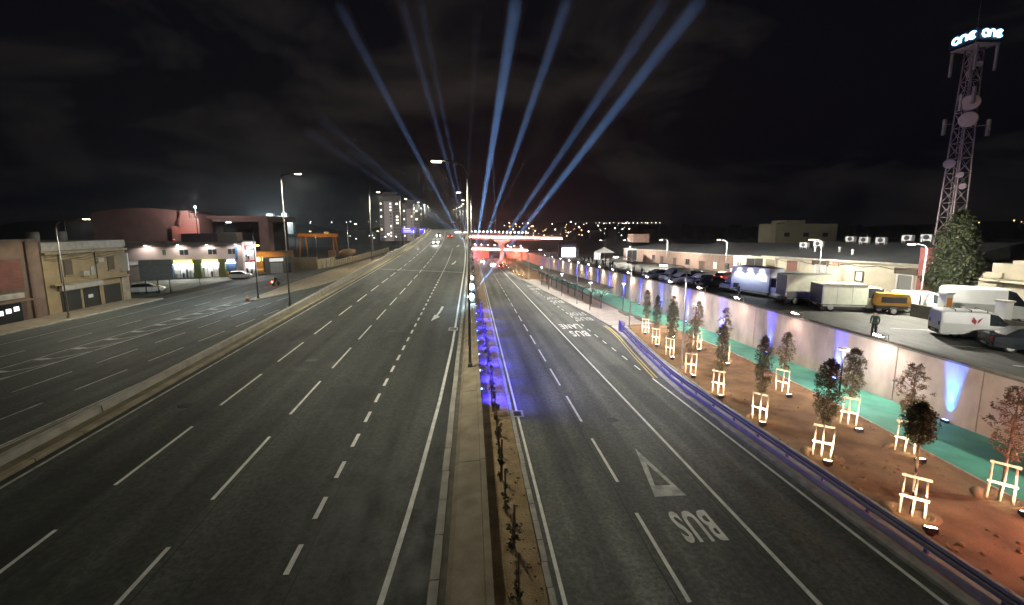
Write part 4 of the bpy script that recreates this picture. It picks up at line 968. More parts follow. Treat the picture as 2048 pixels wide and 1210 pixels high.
def box_truck(paint, cabpaint, loc, fwd, L, W, H, label, group=None, z0=0.75, name='box_truck'):
    rz = math.atan2(fwd[1], fwd[0]) - math.pi / 2
    root = empty(name, loc, rz, label, 'truck', group); hl = (L + 1.9) / 2
    b = MB(); b.box(-W / 2, W / 2, -hl, -hl + L, z0, z0 + H); bx = b.build('cargo_box', PAINTS[paint], root)
    e = MB()
    for sx in (-1, 1):
        e.box(sx * W / 2 - .04, sx * W / 2 + .04, -hl - .02, -hl + .06, z0, z0 + H + .02); e.box(sx * W / 2 - .05, sx * W / 2 + .05, -hl, -hl + L, z0 + H - .03, z0 + H + .03)
    e.build('edge_trim', M_STEEL, bx)
    nb = int(L / 1.1)
    for sx in (-1, 1):
        for q in range(1, nb):
            yq = -hl + L * q / nb; MB().box(sx * W / 2 - .008, sx * W / 2 + .008, yq - .012, yq + .012, z0 + .02, z0 + H - .04).build('panel_seam', M_STEEL, bx)
        MB().box(sx * W / 2 - .02, sx * W / 2 + .02, -hl + .1, -hl + L - .1, z0 - .18, z0 - .06).build('side_guard', M_STEEL, root)
        MB().box(sx * W / 2 - .25 * (sx > 0), sx * W / 2 + .25 * (sx < 0), -hl - .06, -hl + .35, .15, .5).build('mudflap', M_BLACK, root)
    MB().box(-.3, .3, -hl - .07, -hl - .05, .52, .64).build('number_plate', M_WHITE, root)
    MB().box(-W / 2 + .06, -.02, -hl - .03, -hl - .003, z0 + .05, z0 + H - .06).build('rear_door', PAINTS['brown'], root)
    MB().box(.02, W / 2 - .06, -hl - .03, -hl - .003, z0 + .05, z0 + H - .06).build('rear_door', PAINTS['brown'], root)
    MB().box(-W / 2 + .2, W / 2 - .2, -hl + .1, hl - .3, .45, z0 - .004).build('chassis', M_DARKM, root)
    Lg, bb, gl = shell('cab')
    off = (0, -hl + L + 0.03, 0)
    bb.build('cab', PAINTS[cabpaint], root, off)
    for q, nm in gl: q.build(nm, M_GLASS, root, off)
    wheels(root, (-hl + L * .22, hl - .85), W / 2 - .18, 0.38)
    for sx in (-1, 1):
        MB().box(sx * .8 - .1, sx * .8 + .1, -hl - .05, -hl - .032, z0 - .22, z0 - .05).build('tail_light', M_TAIL, root)
    return root, hl
PG = 'vehicles parked on the upper street'
fA = (0.88, -0.47)
v = vehicle('van', 'white', (33.4, 25.6, zU(25)), fA, 'white panel van with roof bars and a red mark on its side', 'van', PG)
for yy in (-1.5, -0.7, 0.1): MB().tube([(-.76, yy, 1.80), (-.7, yy, 1.93), (.7, yy, 1.93), (.76, yy, 1.80)], 0.025, 6).build('roof_bar', M_BLACK, v)
M_MARK = mat('red_mark', (0.45, 0.03, 0.04), 0.5, var=0.05)
for k, P in enumerate(([(-.25, 1.5), (-.05, 1.35), (0.02, 1.05), (-.1, 1.2)], [(.22, 1.52), (.3, 1.2), (.1, 1.02), (.04, 1.25)])):
    MB().face([(0.905 + 0.0 * z, -y - 0.4, z) for y, z in P]).build('emblem', M_MARK, v)
vehicle('sedan', 'dark', (32.9, 22.2, zU(22)), fA, 'glossy black saloon car parked beside the white van with roof bars', 'car', PG)
vehicle('hatch', 'dark', (33.2, 19.4, zU(19)), fA, 'dark hatchback at the picture edge beyond the black saloon', 'car', PG)
v, hl = box_truck('cream', 'drab', (33.2, 35.4, zU(35)), (0.97, -0.22), 3.6, 2.0, 1.75, 'pale cream box van with dark rear doors behind the kerb', PG, 0.65)
v, hl = box_truck('drab', 'white', (32.6, 38.6, zU(38)), (0.97, -0.22), 4.2, 2.1, 2.1, 'drab box truck with black rear standing behind the cream box van', PG, 0.8)
v, hl = box_truck('grey', 'white', (30.7, 43.3, zU(43)), (0.34, -0.94), 4.4, 2.2, 2.5, 'grey catering truck with three lamps along its side', PG, 0.6)
for k in range(3):
    b = MB().box(-1.22, -1.10, -hl + .8 + k * 1.3, -hl + 1.1 + k * 1.3, 2.72, 2.86).build('side_lamp', E_LAMPC, v)
    b2 = MB().box(1.11, 1.24, -hl + .8 + k * 1.3, -hl + 1.1 + k * 1.3, 2.72, 2.86).build('side_lamp', E_LAMPC, v)
    light('side_lamp_light', 'SPOT', (1.5, -hl + .95 + k * 1.3, 2.7), 120, (0.85, 0.95, 1.0), parent=v, aim=(-0.55, 0, -1), spot_size=R(120), spot_blend=0.5, shadow_soft_size=0.06)
MB().box(1.105, 1.12, -hl + .3, -hl + 1.0, 0.75, 1.25).build('vent_grille', M_DARKM, v)
MB().box(1.105, 1.13, -hl + 3.5, -hl + 4.2, 1.7, 2.4).build('hatch_window', M_WHITE, v)
# service lorry's awning and camper behind
vehicle('bigvan', 'white', (34.6, 44.6, zU(44)), (0.8, -0.6), 'white camper van with raised roof beyond the grey catering truck', 'van', PG)
vehicle('hatch', 'white', (31.4, 39.9, zU(40)), (-0.97, 0.1), 'white hatchback squeezed between the grey truck and the drab truck', 'car', PG)
vehicle('van', 'white', (30.9, 48.2, zU(48)), (-0.94, -0.34), 'white delivery van parked next to the grey catering truck', 'van', PG)
vehicle('sedan', 'dark', (29.7, 51.9, zU(52)), (-0.97, -0.25), 'black saloon parked between the white delivery van and a white car', 'car', PG)
vehicle('hatch', 'white', (30.0, 55.4, zU(55)), (-0.97, -0.25), 'white hatchback, second car beyond the white delivery van', 'car', PG)
vehicle('sedan', 'white', (28.7, 58.0, zU(58)), (-0.97, -0.25), 'white saloon, third car beyond the white delivery van', 'car', PG)
vehicle('van', 'silver', (29.2, 61.0, zU(61)), (-0.97, -0.25), 'silver people carrier between the white saloon and the silver saloon', 'car', PG)
vehicle('sedan', 'silver', (28.3, 65.2, zU(65)), (-0.97, -0.25), 'silver saloon, last in the row of parked cars', 'car', PG)
vehicle('sedan', 'dark', (33.5, 62, zU(62)), (0.9, 0.3), 'dark car in the second row behind the white saloon', 'car', PG)
vehicle('hatch', 'red', (36.0, 58.5, zU(58)), (0.95, 0.25), 'dark red car with lit tail lights before the white lorry', 'car', PG, tails=True)
v, hl = box_truck('cream', 'white', (42.3, 64.5, zU(64)), (0.25, 0.97), 5.6, 2.3, 2.5, 'white lorry with dark lettering parked along the brick warehouse', PG, 0.85)
for k, (a, b) in enumerate(((-1.6, -1.2), (-0.7, -0.45), (-0.3, -0.05), (0.1, 0.35))):
    MB().box(-1.165, -1.155, a, b, 2.0, 2.5).build('lettering', M_DARKM, v)
vehicle('bigvan', 'white', (41.2, 31.0, zU(31)), (0.85, -0.52), 'tall white van with long roof rack in the van yard', 'van', PG)
vehicle('van', 'white', (38.6, 33.6, zU(33)), (0.85, -0.52), 'smaller white van with sloping windscreen in the van yard', 'van', PG)
# yellow compressor trailer
root = empty('compressor_trailer', (35.4, 33.8, zU(33)), R(-20), 'amber site compressor on a trailer beside the cream box van', 'machine', PG)
MB().prism([(-1.2, .75), (1.2, .75), (1.25, 1.2), (1.1, 1.75), (-1.1, 1.8), (-1.25, 1.2)], 'y', -.7, .7).build('hood', PAINTS['amber'], root)
MB().box(-1.1, 1.1, -.6, .6, .45, .74).box(1.1, 2.0, -.05, .05, .5, .6).build('chassis', PAINTS['brown'], root)
MB().box(-.9, .9, -.72, -.702, 1.0, 1.5).build('vent_panel', PAINTS['brown'], root)
wheels(root, (), 0)
for s in (-.75, .75):
    t = inst(TYRE, 'wheel', root, (0, s, .32)); inst(RIM, 'rim', t)
MB().tube([(-.5, 0, 1.75), (-.5, 0, 2.1)], 0.06, 8).build('exhaust', M_DARKM, root)
# cars on the carriageways
vehicle('hatch', 'silver', (-9.8 + cL(128), 128, zL(128)), (0.04, -1), 'car with dazzling headlights coming down the main road, nearest one', 'car', 'cars driving on the main road', heads=True, name='moving_car')
vehicle('hatch', 'dark', (-10.4 + cL(168), 168, zL(168)), (0.06, -1), 'car with headlights further up the main road', 'car', 'cars driving on the main road', heads=True, name='moving_car')
vehicle('hatch', 'red', (-6.2 + cL(160), 160, zL(160)), (-0.08, 1), 'car with red tail lights going up the main road', 'car', 'cars driving on the main road', tails=True, name='moving_car')
vehicle('hatch', 'white', (7.4, 172, zR(172)), (0, -1), 'car with headlights on the side road before the underpass', 'car', 'cars driving on the side road', heads=True, name='moving_car')
vehicle('hatch', 'dark', (9.9, 160, zR(160)), (0, 1), 'dark car with red tail lights beside the soil bed', 'car', 'cars driving on the side road', tails=True, name='moving_car')
vehicle('van', 'white', (3.9, 196, zR(196)), (0, -1), 'van with headlights under the flyovers', 'van', 'cars driving on the side road', heads=True, name='moving_car')
vehicle('hatch', 'white', (-45.6, 89.3, zS(89) + 0.02), (0.94, 0.34), 'white car parked at the corner before the red and white shop', 'car', None)
vehicle('hatch', 'white', (-48.6, 69.0, zS(69) + 0.04), (0.9, 0.42), 'white car half hidden behind the ochre building under the billboard', 'car', None)
# ------------------------------------------------------------------ warehouses above the retaining wall
M_CREAM = mat('cream_render', (0.50, 0.45, 0.34), 0.85, var=0.10, scale=0.9, bump=0.1, fine=0.06)
M_BRICKY = mat('pinkish_stone', (0.36, 0.235, 0.19), 0.9, var=0.16, scale=1.3, bump=0.15, fine=0.1)
M_ROOFD = mat('roof_felt', (0.060, 0.064, 0.068), 0.8, var=0.15, scale=0.5, fine=0.1)
M_BROWN = mat('brown_door', (0.10, 0.07, 0.045), 0.7, var=0.15)
M_TIMB = mat('olive_shutter', (0.16, 0.13, 0.08), 0.7, var=0.1)
M_REDP = mat('red_render', (0.42, 0.13, 0.13), 0.8, var=0.10, scale=1.5)
def facade_box(name, x0, x1, y0, y1, zb, z0, z1, m, label, roofrise=1.6, roofm=None):
    """building with its long facade on x0 facing the road; eaves z0 at y0, z1 at y1"""
    root = empty(name, (x0, y0, zb(y0)), 0, label, 'building'); O = Vector(root.location)
    def P(x, y, z): return (x - O.x, y - O.y, z - O.z)
    b = MB(); zb0, zb1 = zb(y0) - .3, zb(y1) - .3
    b.face([P(x0, y1, zb1), P(x0, y0, zb0), P(x0, y0, z0), P(x0, y1, z1)]); b.face([P(x0, y0, zb0), P(x1, y0, zb0), P(x1, y0, z0), P(x0, y0, z0)])
    b.face([P(x1, y0, zb0), P(x1, y1, zb1), P(x1, y1, z1), P(x1, y0, z0)]); b.face([P(x1, y1, zb1), P(x0, y1, zb1), P(x0, y1, z1), P(x1, y1, z1)])
    b.build('wall', m, root)
    r = MB(); xm = (x0 + x1) / 2; e = .3
    A = [P(x0 - e, y0 - .05, z0 + .05), P(xm, y0 - .05, z0 + roofrise), P(x1 + e, y0 - .05, z0 + .05)]; B = [P(x0 - e, y1 - .05, z1 + .05), P(xm, y1 - .05, z1 + roofrise), P(x1 + e, y1 - .05, z1 + .05)]
    for i in range(2): r.face([A[i], A[i + 1], B[i + 1], B[i]])
    r.face([A[0], A[2], A[1]]); r.face([B[0], B[1], B[2]])
    for i in range(2):
        r.face([(p[0], p[1], p[2] - .14) for p in (B[i], B[i + 1], A[i + 1], A[i])])
    rf = r.build('roof', roofm or M_ROOFD, root)
    c = MB()
    c.face([P(x0 - e - .02, y0 - .05, z0 - .12), P(x0 - e - .02, y0 - .05, z0 + .10), P(x0 - e - .02, y1 - .05, z1 + .10), P(x0 - e - .02, y1 - .05, z1 - .12)])
    c.build('fascia', M_CONC_L, rf)
    def opening(y, z, w, h, m, nm='window', frame=0.10, fm=None, depth=.12):
        f = MB(); yy = y - O.y; zz = z - O.z
        for a in ((yy - w / 2 - frame, yy - w / 2, zz, zz + h), (yy + w / 2, yy + w / 2 + frame, zz, zz + h), (yy - w / 2 - frame, yy + w / 2 + frame, zz + h, zz + h + frame), (yy - w / 2 - frame, yy + w / 2 + frame, zz - frame, zz)):
            f.box(-depth, .02, *a)
        fr_ = f.build(nm, fm or m_frame, root)
        MB().box(-.03, .02, yy - w / 2 + .002, yy + w / 2 - .002, zz + .002, zz + h - .002).build('pane' if 'window' in nm else 'leaf', m, fr_)
        if 'window' in nm and w > 0.9:
            MB().box(-.06, -.032, yy - .03, yy + .03, zz + .002, zz + h - .002).build('mullion', fm or m_frame, fr_)
        return fr_
    return root, opening
m_frame = mat('frame_grey', (0.30, 0.29, 0.27), 0.6, var=0.05)
M_LITW = emit('lit_window', (1.0, 0.9, 0.72), 0.55)
cw, op = facade_box('cream_warehouse', 46.2, 68, 40.6, 66, zU, 6.15, 5.45, M_CREAM, 'long cream warehouse with dark low roof behind the van yard', 2.3)
op(42.6, 2.6, 1.6, 2.3, glass('door_glass', (.25, .25, .24)), 'door_frame', .12, M_WHITE); op(48.2, 3.7, .9, 1.0, M_LITW, 'window', .12, M_BROWN)
op(54.2, 2.5, 1.5, 2.4, glass('door_glass2', (.45, .45, .44)), 'door_frame', .16, M_WHITE); op(59.4, 2.6, 2.2, 2.6, mat('red_brown_door', (0.20, 0.07, 0.05), .7), 'door_frame', .14, M_CREAM); op(64.0, 2.4, 2.4, 2.7, M_TIMB, 'door_frame', .12, M_CREAM)
op(42.6, 5.05, 2.4, .55, M_BROWN, 'window', .06, M_BROWN); op(54.3, 5.0, 2.6, .55, M_BROWN, 'window', .06, M_BROWN)
MB().tube([(-.1, 0.2 + k * .85, 2.95 + .13 * math.sin(k * 1.3) - k * 0.024) for k in range(27)], 0.035, 5).build('cable', M_BLACK, cw)
MB().box(-.25, -.01, 10.6, 11.5, 2.45, 2.85).build('meter_box', mat('meter_red', (.45, .2, .13), .7), cw)
MB().tube([(-.07, 12.6, -.2), (-.07, 12.6, 3.2)], .05, 6).build('downpipe', M_POLE, cw)
MB().tube([(-.07, 22.4, -.2), (-.07, 22.4, 2.9)], .05, 6).build('downpipe', M_POLE, cw)
bw, op = facade_box('brick_warehouse', 46.4, 70, 66.05, 100, zU, 5.25, 4.3, M_BRICKY, 'pinkish stone warehouse with long pale eaves behind the parked cars', 2.2)
for y, w, h, z, mm, nm in ((68.5, 1.6, .9, 2.9, M_TIMB, 'window'), (72.5, .9, .8, 2.8, M_TIMB, 'window'), (76, 1.5, 1.1, 2.4, M_GLASS, 'window'), (80, 1.4, 1.3, 2.1, M_LITW, 'window'), (85, 1.8, 2.2, 1.0, M_BROWN, 'door_frame'), (91, 1.6, 1.2, 2.0, M_GLASS, 'window'), (97, 1.8, 2.3, .8, M_BROWN, 'door_frame')): op(y, z, w, h, mm, nm, .12, M_BRICKY)
fw, op = facade_box('far_warehouse', 46.4, 66, 100.1, 132, zU, 4.5, 3.5, M_BRICKY, 'far stone warehouse with doors near the stage screen', 1.6)
for y, w, h, z, mm, nm in ((104, 1.8, 2.4, .6, M_BROWN, 'door_frame'), (109, 1.6, 1.2, 1.8, M_GLASS, 'window'), (115, 2.2, 2.4, .3, M_BROWN, 'door_frame'), (122, 1.6, 1.2, 1.4, M_GLASS, 'window'), (128, 2.0, 2.4, 0, M_BROWN, 'door_frame')): op(y, z, w, h, mm, nm, .14, M_BRICKY)
MB().box(0.2, 5, 24.5, 29.5, 4.6, 7.0).build('stair_tower', M_BRICKY, fw)
# roof air conditioners
AC = [(56, 60.5, 0), (55.4, 57.6, 0), (55.2, 54.8, 0), (56.6, 52.5, 0), (57, 50.4, .9), (52.6, 62.5, 0), (51.5, 64.0, 0)]
ACB = MB().box(-.35, .35, -.55, .55, .3, 1.05).box(-.3, -.25, -.5, -.45, 0, .3).box(-.3, -.25, .45, .5, 0, .3).box(.25, .3, -.5, -.45, 0, .3).box(.25, .3, .45, .5, 0, .3).mesh('casing', M_WHITE)
ACF = MB().tube([(-.352, 0, .68), (-.37, 0, .68)], .30, 14).mesh('fan_grille', M_DARKM)
def roofz(x, y): return 6.15 - .7 * (y - 40.6) / 25.4 + .05 + 2.25 * (min(x, 114.2 - x) - 45.9) / 11.2
for i, (x, y, dz) in enumerate(AC):
    root = empty('air_conditioner', (x, y, roofz(x, y) - .05), R(20), 'white air conditioner on the cream warehouse roof, %s from the mast' % ORD[len(AC) - 1 - i], 'air conditioner', 'air conditioners on the warehouse roof')
    inst(ACB, 'casing', root); inst(ACF, 'fan_grille', root)
for i, (x, y) in enumerate(((50.3, 56.0), (49.0, 52.5), (50.0, 60))):
    root = empty('roof_vent', (x, y, roofz(x, y) - .05), 0, 'small white roof vent on the cream warehouse, %s from the mast' % ORD[2 - i if i else 0] if False else 'small white roof vent on the cream warehouse, %s' % ('in the middle', 'nearest the mast', 'furthest from the mast')[i], 'roof vent', 'roof vents on the warehouse')
    MB().tube([(0, 0, 0), (0, 0, .6)], .12, 8).build('pipe', M_WHITE, root); MB().tube([(0, 0, .6), (0, 0, .78)], [.24, .05], 10).build('cowl', M_WHITE, root)
# red pillar and wall at the yard gate
mb = MB().box(45.2, 46.1, 39.7, 40.5, 2.5, 8.0); tag(mb.box(45.3, 46.1, 38.0, 39.69, 2.5, 5.4).build('red_pillar', M_REDP), 'red rendered pillar at the corner of the cream warehouse', 'pillar')
# big block on the rise behind
root = empty('hill_block', (92, 118, 0), R(-10), 'large plain beige block on the rise behind the cream warehouse', 'building')
MB().box(-8, 8, -5, 5, -1, 11.0).build('wall', mat('beige_block', (.26, .24, .17), .9), root); MB().box(-5, 0, -4, 4, 11, 12).build('roof_room', MATS['beige_block'], root)
for x in (-5, 0, 5): MB().box(x - .7, x + .7, -5.03, -4.99, 7.5, 8.6).build('window', M_GLASS, root)
# cream villa at the picture edge
root = empty('cream_villa', (45.8, 33.4, 2.7), 0, 'cream villa with flat roof and stepped wall beside the dark tree', 'building')
MB().box(0, 12, -9, 1.2, -.2, 4.2).build('wall', M_CREAM, root); MB().box(-.5, 12.2, -9.3, -.6, 4.21, 4.55).build('roof', M_CREAM, root)
MB().box(2, 12, -9, -1.8, 4.56, 6.4).build('upper_wall', M_CREAM, root)
MB().box(-.03, .02, -4.8, -3.0, .5, 2.1).build('garage_door', mat('olive_door', (.07, .09, .05), .6), root)
MB().box(-.03, .02, -8, -6.5, 1.6, 3.0).build('window', M_GLASS, root)
MB().box(-1.4, -.02, -6.0, 1.0, 2.7, 2.9).build('canopy', M_CREAM, root)
for k in range(6): MB().box(-1.2 + k * .18, -1.02 + k * .18, .2 , 1.6, 0, 1.3 + .42 * k).build('step', M_CREAM, root)
# low dark yard wall with white gate pillars
wall_run('yard_wall', lambda y: [(interp([(15, 36.5), (33.5, 36.0)], y), 2.5), (interp([(15, 36.5), (33.5, 36.0)], y), 3.75), (interp([(15, 36.5), (33.5, 36.0)], y) + .25, 3.75), (interp([(15, 36.5), (33.5, 36.0)], y) + .25, 2.5)], 15, 32.5, 3.5, mat('dark_stone', (.085, .075, .058), .9, var=.25, scale=1.5, bump=.4), 'low dark stone wall in front of the van yard')
for i, (y, lab) in enumerate(((30.4, 'white gate pillar with an orange poster before the white vans'), (26.6, 'white gate pillar before the cream villa'))):
    root = empty('gate_pillar', (36.6, y, 2.7), 0, lab, 'pillar', 'gate pillars of the van yard')
    MB().box(-.3, .3, -.3, .3, 0, 2.2).build('shaft', M_WHITE, root); MB().box(-.36, .36, -.36, .36, 2.2, 2.32).build('cap', M_CONC_L, root)
    if i == 0: MB().box(-.22, .22, -.32, -.303, .4, 1.9).build('poster', mat('orange_poster', (.6, .22, .03), .6), root)

# ------------------------------------------------------------------ dark tree by the mast
def big_tree(x, y, z, h, w, label, seed=3):
    rng = random.Random(seed); root = empty('evergreen_tree', (x, y, z), 0, label, 'tree')
    MB().tube([(0, 0, -.2), (.1, 0, h * .4), (0, .1, h * .85)], [.28, .18, .05], 9).build('trunk', M_TRUNK, root)
    def shp(r):
        u = r.random(); rad = w * (min(1, u * 5 + .35)) * (1 - u ** 2.2 * .93); a = r.uniform(0, 6.283); q = rad * r.random() ** .38
        return (q * math.cos(a), q * math.sin(a), .6 + u * (h - .6) + .25 * math.sin(a * 5))
    mb = MB(); cl = [shp(rng) for _ in range(420)]
    for k in range(9000):
        c = rng.choice(cl); s = .16 * rng.uniform(.6, 1.4)
        p = Vector((c[0] + rng.gauss(0, .22), c[1] + rng.gauss(0, .22), c[2] + rng.gauss(0, .26)))
        a = Vector((rng.gauss(0, 1), rng.gauss(0, 1), rng.gauss(0, 1))).normalized(); b = a.cross(Vector((rng.gauss(0, 1), rng.gauss(0, 1), rng.gauss(0, 1)))).normalized()
        mb.face([p - a * s, p - b * s * .4, p + a * s, p + b * s * .4], 0 if rng.random() < .6 else 1)
    mb.build('crown', [M_LEAF_E, M_LEAF_D], root)
big_tree(45.0, 37.0, 2.7, 8.4, 2.1, 'tall dark evergreen tree in front of the lattice mast')
big_tree(44.0, 35.9, 2.7, 2.8, 0.9, 'small dark bush between the evergreen tree and the villa', 8)

# ------------------------------------------------------------------ lattice mast with glowing signs
def mast():
    root = empty('lattice_mast', (56.6, 47.6, 2.7), 0, 'tall steel lattice mast with dishes and two glowing signs on top', 'mast')
    M_MAST = mat('mast_paint', (.55, .46, .44), .6, .2, var=.15)
    H = 27.5; w0, w1 = 0.95, 0.52
    def hw(z): return w0 + (w1 - w0) * z / H
    for sx, sy in ((-1, -1), (1, -1), (1, 1), (-1, 1)):
        MB().tube([(sx * hw(0), sy * hw(0), 0), (sx * hw(H), sy * hw(H), H)], .085, 6).build('leg', M_MAST, root)
    z = 0; step = 1.7; C4 = ((-1, -1), (1, -1), (1, 1), (-1, 1))
    lv = 0
    while z < H - .5:
        z2 = min(H, z + step); mb = MB()
        for i in range(4):
            a, b = C4[i], C4[(i + 1) % 4]
            mb.tube([(a[0] * hw(z), a[1] * hw(z), z), (b[0] * hw(z2), b[1] * hw(z2), z2)], .035, 4); mb.tube([(b[0] * hw(z), b[1] * hw(z), z), (a[0] * hw(z2), a[1] * hw(z2), z2)], .035, 4)
            mb.tube([(a[0] * hw(z2), a[1] * hw(z2), z2), (b[0] * hw(z2), b[1] * hw(z2), z2)], .035, 4)
        mb.build('bracing', M_MAST, root); z = z2
    mb = MB()
    for k in range(90): mb.box(-.2, .2, .3, .33, k * .3, k * .3 + .03)
    mb.box(-.23, -.19, .28, .33, 0, 27).box(.19, .23, .28, .33, 0, 27); mb.build('ladder', M_MAST, root)
    MB().box(-1.4, 1.4, -1.4, 1.4, 27.3, 27.42).build('platform', M_MAST, root)
    for sx, sy in ((-1.25, -1.25), (1.25, -1.25), (-1.25, 1.25), (1.25, 1.25)):
        MB().box(sx - .1, sx + .1, sy - .1, sy + .1, 24.6, 27.2).build('panel_antenna', M_CONC_L, root)
    for sx, sy, zz in ((-1.4, -.5, 20.4), (-1.0, -1.4, 21.0), (-1.6, .8, 18.0), (1.6, -1.2, 17.6)):
        MB().box(sx - .13, sx + .13, sy - .13, sy + .13, zz, zz + 1.8).build('panel_antenna', M_CONC_L, root)
        MB().tube([(sx, sy, zz + 1.2), (sx * .5, sy * .5, zz + 1.2)], .05, 5).build('bracket', M_MAST, root)
    M_DISH = mat('dish_drum', (.62, .50, .48), .6, var=.06)
    for dx, dy, zz, r in ((-.75, -.95, 21.2, .88), (-.8, -1.0, 19.4, .86), (-1.7, -.4, 14.6, .55), (-.95, -1.05, 13.3, .36), (-.6, -1.2, 12.0, .36), (-.5, -1.1, 25.3, .3)):
        d = Vector((-.55, -.75, -.25)).normalized(); c = Vector((dx, dy, zz))
        b = MB().tube([c - d * .35, c - d * .1, c + d * .05, c + d * .12], [r * .45, r * .98, r, r * .9], 22).build('dish', M_DISH, root)
        MB().tube([c - d * .3, Vector((dx * .55, dy * .55, zz))], .06, 5).build('bracket', M_MAST, b)
    MB().tube([(0, 0, 27.6), (0, 0, 34)], [.06, .02], 6).build('aerial', M_MAST, root)
    # two lettered signs on the faces towards the road
    E_SIGN = emit('sign_glow', (.42, .78, 1.0), 3.2); M_SB = mat('sign_backing', (.01, .015, .06), .5, var=.1)
    def letters(tf):
        def arc(cx, cz, r, a0, a1, n=18): return [tf(cx + r * math.cos(R(a0 + (a1 - a0) * i / n)), cz + r * math.sin(R(a0 + (a1 - a0) * i / n))) for i in range(n + 1)]
        mb = MB(); t = .12; tf0 = tf; tf = lambda u, v: tf0(u * .8, v * .8)
        mb.tube(arc(-1.02, 0, .42, 0, 360), t, 6)
        mb.tube([tf(-.45, -.45), tf(-.45, 0)] + arc(-.05, .02, .40, 180, 0) + [tf(.35, -.45)], t, 6)
        mb.tube(arc(1.05, 0, .42, -40, -320), t, 6); mb.tube([tf(.72, .02), tf(1.25, .02)], t * .8, 6)
        return mb
    for nm, tf, bk in (('a', lambda u, v: (-1.56, -u - .05, 28.3 + v), (-1.5, -1.42, -1.5, 1.5)), ('b', lambda u, v: (u + .05, -1.56, 28.3 + v), (-1.41, 1.5, -1.5, -1.42))):
        b = MB().box(bk[0], bk[1], bk[2], bk[3], 27.65, 28.95).build('sign_panel', M_SB, root)
        letters(tf).build('lettering', E_SIGN, b)
mast()

# ------------------------------------------------------------------ people
def person_mesh(pose, seed):
    """one continuous skin-grown figure"""
    rng = random.Random(seed)
    V = {'pel': (0, 0, .95, .14), 'wai': (0, 0, 1.10, .13), 'che': (0, .01, 1.34, .16), 'nek': (0, .01, 1.50, .06), 'hea': (0, .03, 1.62, .095), 'top': (0, .03, 1.73, .07)}
    st = .10 if pose == 'stand' else .20
    E = [('pel', 'wai'), ('wai', 'che'), ('che', 'nek'), ('nek', 'hea'), ('hea', 'top')]
    for s, n_ in ((-1, 'l'), (1, 'r')):
        fy = .0 if pose == 'stand' else (.22 * s)
        V['hip' + n_] = (s * .09, 0, .90, .10); V['kne' + n_] = (s * st * .9, fy * .6 + .03, .50, .068); V['ank' + n_] = (s * st, fy, .09, .048); V['toe' + n_] = (s * st * 1.1, fy + .16, .05, .04)
        ay = {'stand': .03, 'walk': -.14 * s, 'phone': .22}[pose]
        V['sho' + n_] = (s * .19, .01, 1.42, .068); V['elb' + n_] = (s * .23, ay * .4 - .02, 1.14, .05)
        V['wri' + n_] = (s * (.205 if pose != 'phone' else .10), ay + .04, .92 if pose != 'phone' else 1.22, .036); V['han' + n_] = (s * (.195 if pose != 'phone' else .06), ay + .07, .83 if pose != 'phone' else 1.30, .034)
        E += [('pel', 'hip' + n_), ('hip' + n_, 'kne' + n_), ('kne' + n_, 'ank' + n_), ('ank' + n_, 'toe' + n_), ('che', 'sho' + n_), ('sho' + n_, 'elb' + n_), ('elb' + n_, 'wri' + n_), ('wri' + n_, 'han' + n_)]
    ks = list(V); me = bpy.data.meshes.new('person_skeleton'); me.from_pydata([V[k][:3] for k in ks], [(ks.index(a), ks.index(b)) for a, b in E], [])
    ob = bpy.data.objects.new('person_skeleton', me); COL.objects.link(ob); m = ob.modifiers.new('skin', 'SKIN')
    for i, k in enumerate(ks):
        sv = me.skin_vertices[0].data[i]; sv.radius = (V[k][3], V[k][3] * (.72 if k in ('che', 'wai', 'pel') else 1)); sv.use_root = (k == 'pel')
    sb = ob.modifiers.new('sub', 'SUBSURF'); sb.levels = 1; sb.render_levels = 1
    dg = bpy.context.evaluated_depsgraph_get(); out = bpy.data.meshes.new_from_object(ob.evaluated_get(dg)); bpy.data.objects.remove(ob)
    for q in out.polygons: q.use_smooth = True
    return out
M_SKIN = mat('skin', (.45, .28, .20), .6, var=.05)
CLOTH = {'black': mat('cloth_black', (.012, .012, .014), .9), 'navy': mat('cloth_navy', (.018, .022, .04), .9), 'green': mat('cloth_green', (.02, .045, .03), .9), 'grey': mat('cloth_grey', (.07, .07, .075), .9), 'white': mat('cloth_white', (.5, .5, .48), .9)}
PM = {}
def person(x, y, z, rz, pose, top, low, label, s=1.0, group='people standing along the upper street'):
    key = (pose, top, low)
    if key not in PM:
        me = person_mesh(pose, 1); me.materials.clear()
        for m in (CLOTH[top], CLOTH[low], M_SKIN, M_BLACK): me.materials.append(m)
        for q in me.polygons:
            c = q.center
            q.material_index = 3 if (c.z > 1.66 or (c.z > 1.56 and c.y < 0)) else 2 if c.z > 1.49 or (abs(c.x) > .15 and c.z < .9 and c.z > .74) else 0 if c.z > .92 or abs(c.x) > .17 and c.z > .8 else 1 if c.z > .1 else 3
        PM[key] = me
    o = inst(PM[key], 'person', None, (x, y, z), rz); o.scale = (s, s, s); tag(o, label, 'person', group)
zK = lambda y: zU(y) + .004
person(26.7, 26.3, zK(26), R(120), 'stand', 'green', 'black', 'person in dark green standing alone at the wall top near the parked van')
person(26.5, 41.2, zK(41), R(90), 'phone', 'navy', 'black', 'person in navy looking down beside the grey catering truck', .98)
person(26.5, 48.6, zK(48.6), R(70), 'stand', 'black', 'black', 'person in black at the wall top, before the black saloon', 1.02)
person(26.6, 50.2, zK(50.2), R(-80), 'walk', 'navy', 'black', 'person in navy walking behind the black clad person')
person(26.6, 56.6, zK(56.6), R(90), 'stand', 'grey', 'black', 'person in grey at the wall top, before the white saloon')
person(26.7, 67, zK(67), R(100), 'stand', 'black', 'navy', 'person in black and navy at the wall top, beyond the parked cars')
